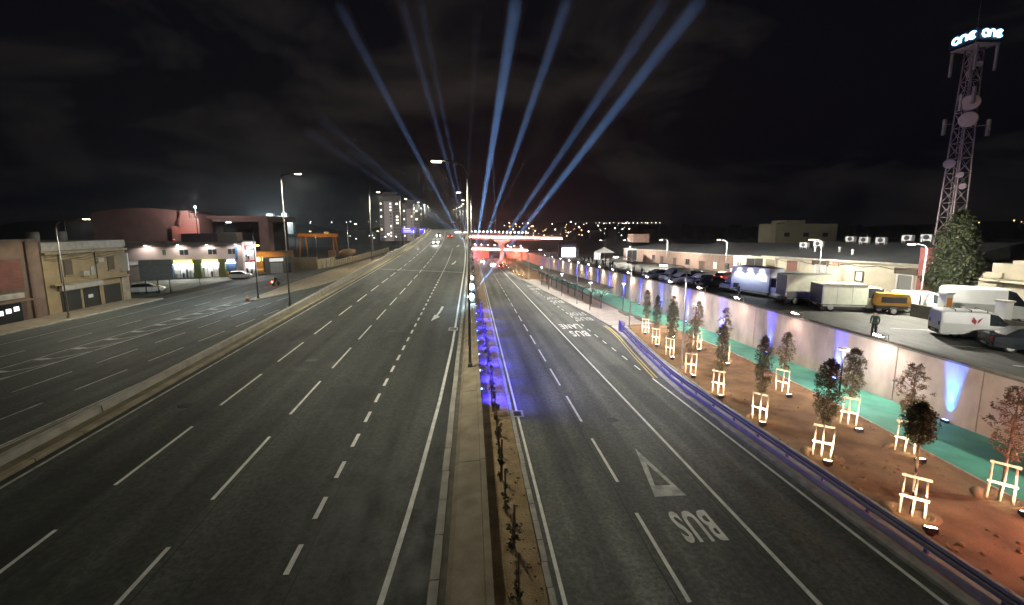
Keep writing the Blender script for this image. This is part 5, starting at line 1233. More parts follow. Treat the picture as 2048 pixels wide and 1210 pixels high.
person(26.6, 70.2, zK(70.2), R(80), 'walk', 'navy', 'black', 'person in navy walking beyond the parked cars')
for i, (x, y) in enumerate(((27.5, 86), (28.2, 86.6), (28.8, 88), (27.9, 97), (29.6, 98), (30.5, 99), (27.2, 108), (28.4, 110), (30, 112), (31.2, 113), (29, 120), (30.6, 122))):
    person(x, y, zK(y), R(40 * i), ('stand', 'walk', 'phone')[i % 3], ('black', 'navy', 'grey', 'green')[i % 4], 'black', 'small dark figure of the crowd near the stage tent, %s from the parked cars' % ORD[i], 1, 'people near the stage tent')
for i, (x, y) in enumerate(((12.0, 176), (13.1, 177), (14.4, 180), (15.6, 174), (16.4, 186), (18, 190))):
    person(x, y, zR(y) + .16, R(50 * i), ('stand', 'walk')[i % 2], ('white', 'grey', 'black')[i % 3], 'black', 'person on the soil bed before the flyovers, %s along' % ORD[i], 1, 'people before the flyovers')

# ------------------------------------------------------------------ stage screen, tent, trailer
root = empty('stage_screen', (33.0, 150, zU(150)), R(-8), 'large white glowing stage screen in a dark frame', 'screen')
MB().box(-2.4, 2.4, -.1, .1, .2, 3.3).build('panel', emit('screen_glow', (.95, .97, 1.0), 3.2), root)
MB().box(-3.4, -2.6, -.5, .5, 0, 5).box(2.6, 3.4, -.5, .5, 0, 5).box(-3.4, 3.4, -.5, .5, 4.4, 5.0).build('frame', M_DARKM, root)
MB().box(-3.5, 3.5, .6, 3.5, 0, 4.9).build('backdrop_cloth', mat('stage_cloth', (.10, .09, .13), .9), root)
root = empty('event_tent', (39, 128, zU(128)), 0, 'small white peaked event tent beside the crowd', 'tent')
MB().face([(-2.5, -2.5, 2.3), (2.5, -2.5, 2.3), (0, 0, 3.9)]).face([(2.5, -2.5, 2.3), (2.5, 2.5, 2.3), (0, 0, 3.9)]).face([(2.5, 2.5, 2.3), (-2.5, 2.5, 2.3), (0, 0, 3.9)]).face([(-2.5, 2.5, 2.3), (-2.5, -2.5, 2.3), (0, 0, 3.9)]).build('canopy', M_WHITE, root)
for sx in (-2.4, 2.4):
    for sy in (-2.4, 2.4): MB().tube([(sx, sy, 0), (sx, sy, 2.3)], .05, 6).build('leg', M_DARKM, root)
MB().box(-2.4, -.4, 2.3, 2.36, 0, 2.2).build('side_cloth', M_WHITE, root)
b = MB().ball((0, 0, 2.5), .15).build('lamp', E_LAMPC, root)
light('tent_light', 'POINT', (0, 0, 2.2), 300, (.95, .95, 1), parent=root, shadow_soft_size=.2)
v, hl = box_truck('white', 'white', (41.5, 112, zU(112)), (0.3, 0.95), 6, 2.4, 2.7, 'white lorry trailer parked before the far warehouse', PG, .9)

# ------------------------------------------------------------------ left side: buildings
M_BROWNW = mat('brown_stone', (.20, .135, .10), .9, var=.22, scale=.9, bump=.2, fine=.12)
M_OCHRE = mat('ochre_stone', (.33, .245, .135), .9, var=.14, scale=1.1, bump=.15, fine=.1)
M_PINKW = mat('pale_pink_wall', (.42, .36, .33), .85, var=.08, scale=.8)
M_MAROON = mat('maroon_panel', (.19, .075, .055), .8, var=.15, scale=1)
M_INT = mat('shop_white', (.7, .7, .68), .7, var=.05)
def building(name, loc, rz, label): return empty(name, loc, rz, label, 'building')
def wbox(root, nm, x0, x1, y0, y1, z0, z1, m): return MB().box(x0, x1, y0, y1, z0, z1).build(nm, m, root)
# brown building: facade faces +X; local x = along -Y? keep world axes
root = building('brown_building', (-45.2, 30, zS(40)), 0, 'dark brown two storey building with a big shuttered bay')
wbox(root, 'wall', -14, 0, -8, 19.6, -.5, 7.9, M_BROWNW); wbox(root, 'parapet', -.25, .12, -8, 19.55, 7.901, 8.15, M_CONC_D)
rb = wbox(root, 'bay', -.02, .10, 11.2, 17.8, 3.1, 6.3, M_CONC_D)
for k in range(10): wbox(rb, 'shutter_slat', .101, .15 + .01 * (k % 2), 11.5, 17.5, 3.25 + k * .3, 3.25 + k * .3 + .27, M_MAROON)
wbox(root, 'sign_board', .02, .2, 11.3, 17.3, 2.35, 2.85, M_CONC_L); wbox(root, 'shop_opening', -.02, .06, 11.6, 17.0, 0, 2.2, M_GLASS)
wbox(root, 'awning', .02, 1.5, 11.2, 17.6, 2.15, 2.22, M_BROWNW); wbox(root, 'window', -.02, .05, 3.5, 5.2, 4.0, 6.6, M_GLASS)
for k in range(5): wbox(root, 'lit_display', .065, .09, 13.2 + k * .75, 13.7 + k * .75, .7 + .1 * k, 1.15 + .1 * k, emit('display_glow', (1, .9, .9), 1.2))
for y in (10.6, 18.4): wbox(root, 'pilaster', .0, .22, y - .35, y + .35, -.2, 7.88, M_BROWNW)
wbox(root, 'cornice', .0, .3, -8, 10.2, 6.9, 7.15, M_CONC_D); wbox(root, 'string_course', .0, .16, -8, 10.2, 3.0, 3.2, M_CONC_D)
for y in (1.0, 7.6):
    f = wbox(root, 'window', .0, .05, y - .6, y + .6, 4.0, 5.8, M_TIMB); wbox(f, 'sill', .0, .22, y - .7, y + .7, 3.85, 3.995, M_CONC_D)
wbox(root, 'door', .0, .05, 7.2, 8.6, 0, 2.4, M_DARKM); wbox(root, 'air_unit', .02, .45, 8.9, 9.8, 5.0, 5.6, M_CONC_L)
MB().tube([(.1, 10.0, 0), (.1, 10.0, 7)], .05, 6).build('downpipe', M_DARKM, root)
for x, y in ((-4, 6), (-5, 14)): MB().tube([(x, y, 7.9), (x, y, 9.1)], .6, 12).build('roof_tank', M_CONC_L, root)
# ochre building
root = building('ochre_building', (-45.4, 50, zS(55)), R(3), 'ochre stone two storey building with pale roof band and closed shop')
wbox(root, 'wall', -12, 0, 0, 11.9, -.5, 7.0, M_OCHRE); wbox(root, 'roof_band', -12, .14, -.05, 11.95, 7.001, 7.9, M_CONC_L); wbox(root, 'cornice', 0.001, .35, 0, 11.9, 6.6, 6.82, M_CONC)
for y in (3.0, 9.3):
    f = wbox(root, 'window', .0, .07, y - .55, y + .55, 4.2, 5.9, M_TIMB); wbox(f, 'shutter', .071, .1, y - .5, y + .5, 4.25, 5.85, M_BROWN); wbox(f, 'sill', .0, .2, y - .65, y + .65, 4.08, 4.195, M_OCHRE)
f = wbox(root, 'shop_sign', .001, .42, 1.4, 7.2, 2.55, 3.15, M_CONC_L); wbox(root, 'ledge', .001, .5, .5, 11.7, 3.2, 3.36, M_OCHRE)
for a, b in ((1.6, 4.2), (4.6, 6.8), (7.7, 10.4)): wbox(root, 'shop_shutter', .0, .05, a, b, 0, 2.4, mat('dark_shutter', (.03, .027, .022), .6))
wbox(root, 'notice', .051, .06, 5.2, 5.9, 1.2, 1.6, M_WHITE); wbox(root, 'niche', .001, .12, 6.0, 6.5, 3.9, 4.9, M_CONC_L); wbox(root, 'vertical_sign', .001, .9, 10.9, 11.1, 3.9, 6.2, M_WHITE)
wbox(root, 'end_pier', .0, .16, 10.6, 11.9, 0, 3.1, M_CONC)
for y in (1.9, 6.9): MB().tube([(.06, y, 0), (.06, y, 6.9)], .04, 6).build('downpipe', M_DARKM, root)
for k in range(3): MB().tube([(.12, .1 + q * .6, 5.9 + .25 * k + .12 * math.cos(q * 1.1 + k)) for q in range(20)], .018, 4).build('cable', M_BLACK, root)
for y, z in ((7.3, 5.3), (4.9, 3.9)): wbox(root, 'air_unit', .02, .42, y - .4, y + .4, z, z + .55, M_CONC_L)
for k in range(7): wbox(root, 'stone_course', .001, .022, .02, 11.88, 3.55 + k * .48, 3.56 + k * .48, M_CONC_D)
for x, y in ((-3, 3), (-4.5, 8.5)): MB().tube([(x, y, 7.9), (x, y, 9.0)], .55, 12).build('roof_tank', M_CONC_L, root)
MB().tube([(-2, 6, 7.9), (-2, 6, 10.4)], .03, 5).tube([(-2.5, 6, 10.1), (-1.5, 6, 10.1)], .02, 4).tube([(-2.4, 6, 9.8), (-1.6, 6, 9.8)], .02, 4).build('roof_aerial', M_STEEL, root)
# billboard
root = empty('billboard', (-46.2, 67.5, zS(67)), R(25), 'dark billboard on posts seen from behind beside the ochre building', 'billboard')
wbox(root, 'panel', -1.9, 1.9, -.1, .1, 2.0, 5.0, mat('board_back', (.10, .105, .10), .8))
for x in (-1.4, 0, 1.4): MB().tube([(x, .2, 0), (x, .2, 4.8)], .07, 6).build('post', M_DARKM, root)
# shop row, facade faces the camera
root = building('shop_row', (-62, 86.6, zS(88)), math.atan2(4.9, 15.9), 'pale two storey shop row with yellow lit shop fronts')
wbox(root, 'wall', -10, 16.6, .9, 12, -.5, 6.9, M_PINKW)
wbox(root, 'upper_wall', -3, 16.6, 0, .899, 3.75, 6.9, M_PINKW)
wbox(root, 'roof_edge', -10, 16.7, -.12, 12, 6.901, 7.05, M_CONC_L)
wbox(root, 'roof_room', 12.0, 15.4, 3, 9, 7.051, 8.9, M_PINKW); wbox(root, 'roof_room', 6.0, 11.99, 3, 9, 7.051, 8.7, mat('plum_wall', (.20, .13, .15), .9))
M_GRNF = mat('green_shop_front', (.10, .13, .03), .7, var=.1); M_NAVY = mat('navy_shop_front', (.02, .05, .11), .6, var=.1)
E_YSIGN = emit('yellow_sign', (1.0, .92, .06), 5.0, sampled=True); E_BSIGN = emit('blue_white_sign', (.6, .75, 1.0), 3.0); E_CEIL = emit('shop_ceiling', (.95, .98, 1.0), 22.0, sampled=True)
for a, b, m in ((-3, 2.9, M_PINKW), (2.9, 3.3, M_GRNF), (4.3, 4.95, M_NAVY), (8.3, 9.5, M_GRNF), (12.5, 13.5, M_GRNF), (15.4, 16.6, M_PINKW)): wbox(root, 'pier', a, b, -.05, .88, -.3, 3.745, m)
def shopfront(u0, u1, signm, seed, u_s=None, back=M_INT):
    rg = random.Random(seed)
    f = wbox(root, 'shop_window', u0, u1, .5, .58, -.05, .22, M_DARKM)
    bk = wbox(f, 'display_back', u0, u1, .86, .898, .0, 3.0, back)
    wbox(f, 'ceiling_light', u0 + .1, u1 - .1, .15, .8, 2.93, 2.98, E_CEIL)
    wbox(f, 'head_panel', u0, u1, .05, .85, 2.99, 3.74, M_GRNF)
    n = int((u1 - u0) / .55)
    for k in range(n):
        x = u0 + .25 + k * (u1 - u0 - .4) / max(1, n - 1); h = rg.uniform(.6, 1.9); m = rg.choice([M_INT, M_DARKM, MATS['car_red'], M_NAVY, MATS['machine_amber'], M_INT, M_STEEL])
        wbox(f, 'display_item', x - .14, x + .14, .60, .80, .25, .25 + h, m)
    for k in range(1, 3): wbox(f, 'mullion', u0 + (u1 - u0) * k / 3 - .03, u0 + (u1 - u0) * k / 3 + .03, .1, .16, .2, 2.98, M_DARKM)
    s0, s1 = u_s or (u0 + .3, u1 - .2)
    wbox(root, 'shop_sign', s0, s1, -.16, -.052 if False else .04, 3.0, 3.65, signm)
    light('shop_light', 'AREA', ((u0 + u1) / 2, .1, 2.85), 60, (.95, .98, 1.0), parent=root, aim=(0, -.9, -.5), size=1.5)
shopfront(4.95, 8.3, E_YSIGN, 1); shopfront(9.5, 12.5, E_YSIGN, 2); shopfront(13.5, 15.4, E_BSIGN, 3, (13.9, 15.2), M_NAVY); shopfront(3.3, 4.3, E_YSIGN, 4, (2.95, 4.25))
shopfront(-3.0 + .3, 0.2, M_INT, 6, (-2.4, -.2))
for u in (7.0, 11.6, 14.9, 3.9):
    w = .8 if u != 3.9 else .35
    f = wbox(root, 'window', u - w, u + w, -.05, .02, 4.6, 5.8, M_CONC_L); wbox(f, 'pane', u - w + .1, u - .04, -.07, -.051, 4.7, 5.7, M_GLASS); wbox(f, 'pane', u + .04, u + w - .1, -.07, -.051, 4.7, 5.7, M_GLASS)
wbox(root, 'door', 15.7, 16.4, -.08, -.051, -.1, 2.2, m_frame)
for u in (1.5, 6.4, 11.0, 15.8):
    b_ = MB().tube([(u, 0, 6.6), (u, -1.1, 6.75)], .03, 6).box(u - .22, u + .22, -1.35, -1.0, 6.66, 6.76).build('facade_lamp', M_DARKM, root)
    MB().box(u - .18, u + .18, -1.32, -1.03, 6.64, 6.658).build('lens', E_LAMPC, b_)
    light('facade_light', 'SPOT', (u, -1.2, 6.6), 420, (1.0, .86, .80), parent=root, aim=(0, .35, -1), spot_size=R(150), spot_blend=.5, shadow_soft_size=.1)
MB().tube([(-3 + k * .8, -.14, 6.3 + .1 * math.sin(k)) for k in range(25)], .03, 4).build('cable', M_BLACK, root)
wbox(root, 'blue_banner', 15.5, 15.8, -.5, -.06, 3.6, 6.2, mat('blue_banner', (.05, .16, .4), .6))
# red and white corner shop
root = building('corner_shop', (-48.6, 92.6, zS(93)), R(38), 'narrow red and white corner shop with two lit display floors')
wbox(root, 'wall', 0, 4.2, .8, 8, -.5, 7.0, M_INT); wbox(root, 'parapet', -.05, 4.25, -.1, 8, 6.3, 7.1, M_PINKW)
wbox(root, 'red_band', .3, 4.0, -.02, .79, 5.2, 6.29, mat('red_sign', (.5, .03, .03), .5)); wbox(root, 'red_band', .3, 4.0, -.02, .79, 2.75, 3.25, MATS['red_sign'])
wbox(root, 'pier', 0, .29, -.05, .79, -.3, 6.29, M_INT); wbox(root, 'pier', 4.01, 4.2, -.05, .79, -.3, 6.29, M_INT)
rg = random.Random(9)
for z0, z1 in ((3.26, 5.19), (0, 2.74)):
    f = wbox(root, 'display_floor', .3, 4.0, .3, .79, z0, z0 + .08, M_INT); wbox(f, 'ceiling_light', .5, 3.8, .1, .7, z1 - .06, z1 - .02, E_CEIL)
    for k in range(9): wbox(f, 'display_item', .5 + .38 * k, .78 + .38 * k, .45, .75, z0 + .1 + .3 * (k % 3), z0 + .6 + .4 * rg.random() + .3 * (k % 3), rg.choice([M_NAVY, M_DARKM, M_NAVY, M_INT]))
wbox(root, 'emblem', 2.6, 3.2, -.05, -.021, 5.4, 6.0, emit('emblem_glow', (1, .95, .95), 3))
light('shop_light', 'AREA', (2.1, -.2, 5.6), 160, (.92, .96, 1.0), parent=root, aim=(0.2, -.8, -.9), size=1.5)
b = MB().ball((3.9, -.5, 6.2), .2).build('wall_lamp', E_LAMPC, root)
light('wall_lamp_light', 'POINT', (3.9, -.8, 6.1), 420, (.95, .98, 1.0), parent=root, shadow_soft_size=.2)
# kiosk beyond
root = building('ticket_kiosk', (-45.6, 99.5, zS(100)), R(30), 'small dark kiosk with a white sign beyond the corner shop')
wbox(root, 'wall', 0, 5.5, 0, 4, -.4, 3.4, mat('kiosk_wall', (.12, .12, .11), .8)); wbox(root, 'sign', .9, 3.6, -.08, -.002, 2.6, 3.3, emit('kiosk_sign', (.9, .88, .8), .5)); wbox(root, 'shutter', 1, 3.4, -.05, -.002, 0, 2.3, M_STEEL); wbox(root, 'door', 4.2, 5.1, -.05, -.002, 0, 2.1, M_DARKM)
root = building('low_shed', (-52, 116, zS(116)), R(15), 'small shed with warm lit windows under the orange lamp')
wbox(root, 'wall', -4, 5, 0, 5, -.4, 4.2, mat('shed_wall', (.3, .2, .12), .9))
for x in (-2.5, -1.2, 2.0, 3.2): wbox(root, 'window', x - .4, x + .4, -.04, -.002, 1.8, 2.8, emit('warm_window', (1, .75, .4), 2.5))
single_lamp(5.6, .6, .3, 1, (-53.6, 112.0, zS(112)), 'short post with a strong orange lamp beside the small shed', 2600, (1.0, .50, .10), emit('sodium_lens', (1.0, .55, .1), 160))
# warehouses behind with curved roofs, one lit red
def barrel(name, loc, rz, w, d, h, rise, m, label):
    root = building(name, loc, rz, label); n = 14
    prof = [(-w / 2, 0), (w / 2, 0)] + [(w / 2 * (1 - 2 * i / n), h + rise * (1 - (1 - 2 * i / n) ** 2)) for i in range(n + 1)]
    MB().prism(prof, 'y', 0, d).build('hall', m, root); return root
M_HALL = mat('hall_cladding', (.36, .27, .25), .8, var=.12, scale=.4); M_HALLR = mat('hall_end_wall', (.46, .30, .26), .8, var=.1)
rt = barrel('curved_hall', (-90.5, 130, -1), R(10), 24, 26, 14.8, 1.5, M_HALL, 'wide curved roof hall behind the shop row, glowing dull red')
wbox(rt, 'end_block', 8.6, 13.4, -1.2, 8, 0, 13.6, M_HALLR); wbox(rt, 'end_step', 6.6, 8.59, -1.0, 6, 0, 11.4, M_HALLR); wbox(rt, 'top_step', 9.0, 11.0, -1.1, 6, 13.601, 15.6, M_HALLR)
for k, (x, y) in enumerate(((-81.6, 128.4), (-78.0, 129.4))):
    q = empty('red_floodlight', (x, y - 1.2, 6.4), 0, 'red floodlight on the shop row roof washing the curved hall, %s one' % ('first', 'second')[k], 'floodlight', 'red floodlights on the roof')
    b_ = MB().box(-.2, .2, -.15, .15, 0, .3).build('housing', M_DARKM, q); MB().box(-.18, .18, .02, .14, .302, .33).build('lens', MATS['red_lens'], b_)
    light('red_beam', 'SPOT', (0, .1, .5), 300, (1, .26, .2), parent=q, aim=(0, .45, 1), spot_size=R(110), spot_blend=.8, shadow_soft_size=.1)
rt = building('dark_hall', (-84.5, 141, -1), R(-2), 'dark open sided hall with a sloping roof edge beyond the curved hall')
wbox(rt, 'roof', -1, 22, 0, 20, 12.8, 14.5, M_HALL); wbox(rt, 'pier', -1, 1.6, 0, 3, 0, 12.79, M_HALL); wbox(rt, 'pier', 19.2, 22, 0, 3, 0, 12.79, M_HALL); wbox(rt, 'back_wall', -1, 22, 12, 13, 0, 12.79, M_DARKM)
wbox(rt, 'roof_lip', -1, 22, -.6, -.01, 13.8, 14.3, M_HALL)
light('hall_glow', 'POINT', (10, -14, 16.5), 4200, (1.0, .72, .68), parent=rt, shadow_soft_size=.4)
MB().ball((10, -14, 16.5), .25).build('roof_lamp', emit('teal_lamp', (.3, 1, .85), 40), rt)
MB().tube([(10, -14, 1), (10, -14, 16.2)], .1, 6).build('lamp_post', M_DARKM, rt)
# gantry crane
root = empty('gantry_crane', (-66, 172, zS(172)), 0, 'orange gantry crane in the yard behind the boundary wall', 'crane')
M_CR = mat('crane_orange', (.60, .24, .02), .5, var=.1)
wbox(root, 'girder', 0, 14.5, -.5, .5, 7.4, 8.7, M_CR); wbox(root, 'trolley', 9.8, 11.2, -.7, .7, 8.71, 9.4, M_STEEL)
for x, d in ((.9, -1.2), (2.6, 1.2), (12.8, -.8), (13.6, .8)): MB().tube([(x, 0, 7.4), (x + (.6 if x > 5 else -.6) * .4, d * 1.4, 0)], [.32, .22], 6).build('leg', M_CR, root)
light('yard_light', 'SPOT', (5, -16, 9), 6500, (1.0, .60, .22), parent=root, aim=(0.1, 1, -.05), spot_size=R(100), spot_blend=.6, shadow_soft_size=.3)
MB().tube([(5, -16, 0), (5, -16, 9)], .1, 6).ball((5, -16, 9.2), .22).build('yard_lamp_post', M_DARKM, root)
# boundary wall with piers
root = empty('boundary_wall', (-48.5, 116, zS(116)), 0, 'pale boundary wall with piers along the crane yard', 'wall'); O = root.location
pts = [(-52, 113.5), (-46, 111.5), (-38.6, 111), (-37.2, 120), (-38, 140), (-39.2, 170), (-41, 215)]
M_BW = mat('boundary_stone', (.36, .30, .22), .9, var=.14, scale=1, bump=.1)
def seg(a, b, h, nm):
    d = Vector((b[0] - a[0], b[1] - a[1], 0)); L = d.length; M = Matrix.Translation((a[0] - O.x, a[1] - O.y, zS(a[1]) - O.z)) @ Matrix.Rotation(math.atan2(d.y, d.x), 4, 'Z')
    MB().box(0, L, -.12, .12, -.5, h, M=M).build(nm, M_BW, root); return M, L
for i, (a, b) in enumerate(zip(pts, pts[1:])):
    h = 2.9 if i < 2 else 2.4 if i == 2 else 1.5
    M, L = seg(a, b, h, 'wall_section'); n = int(L / (2.6 if i < 2 else 2.1))
    for k in range(n + 1):
        MB().prism([(-.16, -.9), (.16, -.35), (.16, .35), (-.16, .9)] if False else [(-.2, -.3), (.2, -.3), (.2, .3), (-.2, .3)], 'z', -.4, h * .82).build('pier', M_BW, root).matrix_local = M @ Matrix.Translation((k * L / max(1, n), 0, 0))
# yard clutter: cement mixer lorry and parked cars behind the wall
root = empty('mixer_lorry', (-41.5, 150, zS(150)), R(10), 'concrete mixer lorry parked behind the low boundary wall', 'truck')
MB().tube([(-3.2, 0, 2.2), (-2, 0, 2.3), (.5, 0, 2.5), (2, 0, 2.9)], [.5, 1.2, 1.3, .5], 14).build('drum', mat('drum_tan', (.42, .27, .16), .6, var=.1), root)
wbox(root, 'chassis', -4.5, 2.4, -.9, .9, .6, 1.0, M_DARKM); wbox(root, 'cab', -6.4, -4.3, -1.1, 1.1, .7, 3.2, MATS['drum_tan']); wbox(root, 'windscreen', -6.42, -6.401, -.95, .95, 1.9, 2.9, M_GLASS)
for x in (-5.4, -.6, .9):
    for s in (-.95, .95):
        t = inst(TYRE, 'wheel', root, (x, s, .5)); t.scale = (1.5, 1.6, 1.5)
for i in range(7):
    y = 172 + i * 6.5; vehicle('hatch' if i % 2 else 'sedan', ('white', 'silver', 'white', 'dark')[i % 4], (-33.0 - i * .6, y, zS(y)), (0.5, -1), 'small parked car beside the far end of the traffic island, %s in line' % ORD[i], 'car', 'cars parked at the far end of the service road', heads=(i == 1))
# motorbike, cone
root = empty('motorbike', (-33.4, 76.2, zS(76)), R(-12), 'motorbike with a red tail light on the service road', 'motorbike')
for y in (-.65, .65):
    t = inst(TYRE, 'wheel', root, (0, y, .3), math.pi / 2); t.scale = (.95, .6, .95)
MB().tube([(0, -.6, .5), (0, -.1, .75), (0, .35, .8), (0, .6, .45)], [.1, .16, .14, .06], 8).build('frame', M_DARKM, root)
MB().box(-.1, .1, -.95, -.7, .62, .85).build('top_box', M_DARKM, root); MB().box(-.12, .12, -.98, -.952, .62, .9).build('tail_light', E_TAIL, root)
MB().tube([(-.35, .42, 1.02), (.35, .42, 1.02)], .025, 6).build('handlebar', M_DARKM, root)
light('tail_glow', 'POINT', (0, -1.1, .75), 14, (1, .05, .03), parent=root, shadow_soft_size=.05)
person(-33.4, 76.1, zS(76) - .05, R(-12), 'phone', 'black', 'black', 'rider in black sitting on the motorbike', .98, None)
root = empty('traffic_cone', (-29.6, 59.0, zS(59)), 0, 'orange traffic cone at the tip of the traffic island', 'cone')
MB().tube([(0, 0, .04), (0, 0, .75)], [.22, .05], 14).build('cone_body', mat('cone_orange', (.7, .17, .03), .5), root); MB().box(-.28, .28, -.28, .28, 0, .04).build('base', M_BLACK, root)
MB().tube([(0, 0, .35), (0, 0, .5)], [.148, .11], 14).build('white_band', M_WHITE, root)
# small sign post on the forecourt kerb
root = empty('sign_post', (-46.6, 78, zS(78)), 0, 'thin post with a small plate on the forecourt kerb', 'sign post'); MB().tube([(0, 0, 0), (0, 0, 3.2)], .04, 6).build('pole', M_DARKM, root); MB().box(-.3, .3, -.03, .0, 2.6, 3.2).build('plate', M_STEEL, root)
# violet direction signs
M_SIGN = emit('sign_face', (.16, .10, .9), .55, (.06, .04, .4))
for i, (x0, x1, z0, z1) in enumerate(((-30.5, -24.4, 7.4, 10.1), (-23.2, -20.4, 7.5, 9.7))):
    root = empty('direction_sign', ((x0 + x1) / 2, 190, zS(190)), 0, ('wide violet lit direction sign beside the main road', 'narrow violet lit direction sign beside the wide one')[i], 'road sign', 'direction signs over the service road'); w = (x1 - x0) / 2; zb = zS(190)
    wbox(root, 'panel', -w, w, -.08, .08, z0 - zb, z1 - zb, M_SIGN)
    for k in range(3 if i == 0 else 1):
        wbox(root, 'lettering', -w * .75, w * (.2 + .15 * k), -.1, -.082, z1 - zb - .7 - k * .7, z1 - zb - .42 - k * .7, emit('sign_white', (.9, .88, 1), .9))
    wbox(root, 'arrow', w * .55, w * .8, -.1, -.082, z0 - zb + .3, z0 - zb + 1.5, MATS['sign_white'])
    for s in (-.7, .7): MB().tube([(s * w, .2, 0), (s * w, .2, z1 - zb)], .12, 6).build('post', M_STEEL, root)
# apartment towers
M_TWR = mat('tower_render', (.36, .33, .32), .85, var=.06); M_TWD = mat('tower_dark', (.09, .085, .085), .85)
E_WIN = emit('far_window', (1.0, .88, .66), 2.2)
def tower(loc, rz, w, d, h, n, lit, label, seed):
    rg = random.Random(seed); root = building('apartment_tower', loc, rz, label)
    wbox(root, 'core', -w / 2, w / 2, 0, d, 0, h - 3, M_TWD); wbox(root, 'front_panel', -w * .28, w * .12, -.6, -.01, 0, h - 8, M_TWR); wbox(root, 'roof_room', -w * .3, w * .3, 2, d - 2, h - 2.99, h, M_TWD)
    for k in range(n):
        z = 4 + k * (h - 12) / n
        wbox(root, 'window', -w * .02, w * .05, -.68, -.601, z, z + 1.3, E_WIN if rg.random() < lit else M_GLASS)
        wbox(root, 'balcony', w * .14, w * .48, -1.4, -.01, z - .6, z - .3, M_TWR); wbox(root, 'balcony', -w * .5, -w * .31, -1.4, -.01, z - .6, z - .3, M_TWR)
        if rg.random() < lit: wbox(root, 'window', w * .25, w * .36, -.06, -.011, z, z + 1.4, E_WIN)
        if rg.random() < lit * .6: wbox(root, 'window', -w * .45, -w * .38, -.06, -.011, z, z + 1.4, E_WIN)
    return root
tower((-73.5, 400, -2), R(8), 19, 16, 43, 11, .4, 'taller apartment tower with a pale front and lit windows', 1)
tower((-55.5, 402, -2), R(8), 15, 16, 36.5, 10, .3, 'shorter apartment tower beside the taller one', 2)
root = empty('added_tower_flood', (-60, 330, -3), 0, 'floodlight mast added to light the apartment towers', 'floodlight')  # mast and head added to carry the wash light on the towers
MB().tube([(0, 0, 0), (0, 0, 11)], .15, 8).build('mast', M_DARKM, root); b_ = MB().box(-.6, .6, -.2, .2, 10.6, 11.4).build('lamp_head', M_DARKM, root); MB().box(-.55, .55, .201, .22, 10.7, 11.3).build('lens', E_LAMP, b_)
light('tower_wash', 'SPOT', (0, .6, 11), 90000, (1, .9, .85), parent=root, aim=(-.05, 1, .12), spot_size=R(60), spot_blend=.7, shadow_soft_size=1)
# floodlit factory on the far hill
root = building('floodlit_works', (-203, 470, 11.5), R(12), 'brilliantly floodlit white works on the far hill')
E_FAC = emit('floodlit_wall', (.80, .97, 1.0), .9, (.8, .8, .8))
for x0, x1, z0, z1 in ((-16, 17, 0, 4), (-13, -8, 4, 8), (-7, -1, 4, 12.5), (0, 2, 4, 7), (2.5, 6, 4, 10), (7, 12, 4, 13.5), (12.5, 15, 4, 9)): wbox(root, 'block', x0, x1, 0, 10, z0 if z0 else -8, z1, M_WHITE)
rg = random.Random(4)
for k in range(26): wbox(root, 'works_lamp', (x := rg.uniform(-15, 16)), x + 1.0, -.6, -.1, (z := rg.uniform(1, 9)), z + .7, E_LAMPC)
for x in (-8, 8):  # masts added as carriers for the lights that brighten the works
    MB().tube([(x, -14, -8), (x, -14, 8.6)], .15, 6).ball((x, -14, 9), .3, 8, 6).build('added_works_mast', M_DARKM, root)
    light('works_light', 'POINT', (x, -14.6, 9), 16000, (.8, .97, 1.0), parent=root, shadow_soft_size=1)
# lights of the far town
def town(name, pts, col, st, r, label):
    mb = MB()
    for x, y, z in pts: mb.ball((x, y, z), r * rg.choice((.45, .6, .6, .8, 1.15)), 6, 4)
    o = mb.build(name, emit(name + '_glow', col, st)); tag(o, label, 'town lights', kind='stuff')
rg = random.Random(21)
def spread(x0, x1, y, z0, z1, n): return [(rg.uniform(x0, x1), y + rg.uniform(-60, 20), rg.uniform(z0, z1)) for _ in range(n)]
town('far_town_lamps', spread(30, 190, 540, 0, 17, 46) + [(150 + 4.4 * i + rg.uniform(-1.5, 1.5), 530 - i, 15.2 + .5 * rg.random()) for i in range(18)], (1.0, .93, .8), 6, .62, 'scattered white lamps of the far town across the valley')
town('far_warm_lamps', spread(40, 130, 520, -1, 12, 22) + spread(640, 900, 560, 14, 20, 18), (1.0, .55, .18), 4, .7, 'scattered orange lamps of the far town')
town('hill_lamps', [(-190 + i * 14 + rg.uniform(-8, 8), 515, 14 + 3 * rg.random()) for i in range(7)] + [(-345, 515, 24), (-338, 515, 25), (-330, 515, 24.5), (-322, 515, 24.6), (-300, 515, 25), (-295, 515, 25.4)] + spread(-110, -20, 420, -2, 6, 14), (.95, .98, 1.0), 6, .6, 'white lamps along the far hill')
mb = MB()
for k in range(70):
    x = rg.uniform(40, 900); y = rg.uniform(540, 640); w = rg.uniform(5, 12); z = -6 + rg.uniform(6, 14) + (y - 540) * .1
    mb.box(x, x + w, y, y + 8, -7, z)
tag(mb.build('far_town', mat('far_walls', (.10, .085, .07), .9)), 'dim blocks of the far town across the valley', 'town', kind='stuff')

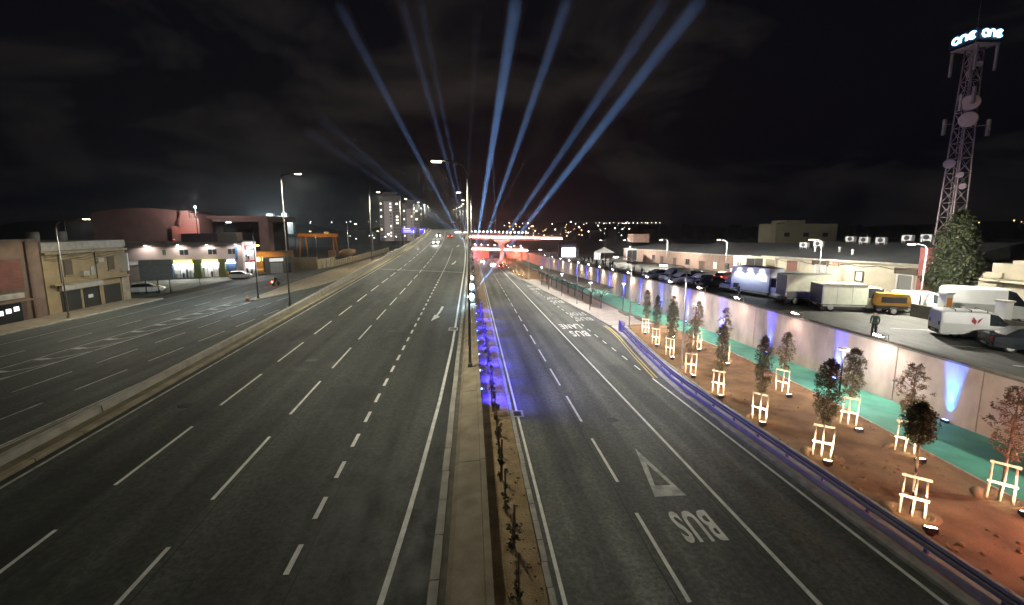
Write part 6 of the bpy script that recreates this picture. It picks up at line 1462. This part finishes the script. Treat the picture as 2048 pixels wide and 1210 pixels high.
# ------------------------------------------------------------------ labels of the setting
SL = {'ground': 'dark bare ground of the valley', 'hill': 'dark scrub hill on the horizon', 'main_road': 'wide grey asphalt main road rising towards the horizon', 'service_road': 'grey asphalt service road beside the shops',
      'side_road': 'grey asphalt side road with bus lane', 'upper_street': 'asphalt upper street above the retaining wall', 'forecourt': 'asphalt forecourt before the shop row', 'cycle_path': 'green surfaced cycle path along the retaining wall',
      'soil_bed': 'red brown soil bed planted with young trees', 'pavement': 'pale bus platform pavement', 'planting_edge': 'dark edging strip behind the bus platform', 'median_soil': 'stony soil strip in the median', 'left_pavement': 'brown pavement before the brown and ochre buildings',
      'shop_pavement': 'pavement before the corner shop and kiosk', 'traffic_island': 'brown paved traffic island', 'verge': 'dirt verge between main road and service road', 'kerb': 'concrete kerb along the road edge', 'gutter': 'dark gutter beside the median wall', 'rail_strip': 'concrete strip under the violet guard rail'}
SC = {'ground': 'ground', 'hill': 'hill', 'kerb': 'kerb', 'gutter': 'gutter', 'verge': 'verge', 'soil_bed': 'soil', 'median_soil': 'soil', 'cycle_path': 'path', 'forecourt': 'forecourt', 'planting_edge': 'edging', 'traffic_island': 'island'}
SC['rail_strip'] = 'strip'
for o in COL.objects:
    if o.get('kind') == 'structure' and o.parent is None:
        k = o.name.split('.')[0]
        o['label'] = SL.get(k, k.replace('_', ' ')); o['category'] = SC.get(k, 'road' if 'road' in k or 'street' in k else 'pavement')
# ------------------------------------------------------------------ night haze round the whole place
hz = MB().box(-1000, 1300, -25, 1150, -14, 48)
M_HAZE = bpy.data.materials.new('haze_air'); M_HAZE.use_nodes = True
n = M_HAZE.node_tree.nodes; n.clear()
_o = n.new('ShaderNodeOutputMaterial'); _v = n.new('ShaderNodeVolumePrincipled')
_v.inputs['Density'].default_value = 0.00045; _v.inputs['Color'].default_value = (0.86, 0.92, 1, 1); _v.inputs['Anisotropy'].default_value = 0.72
_v.inputs['Density Attribute'].default_value = ''
M_HAZE.node_tree.links.new(_v.outputs[0], _o.inputs['Volume'])
tag(hz.build('haze', M_HAZE), 'thin night haze over the whole place', 'haze', kind='stuff')
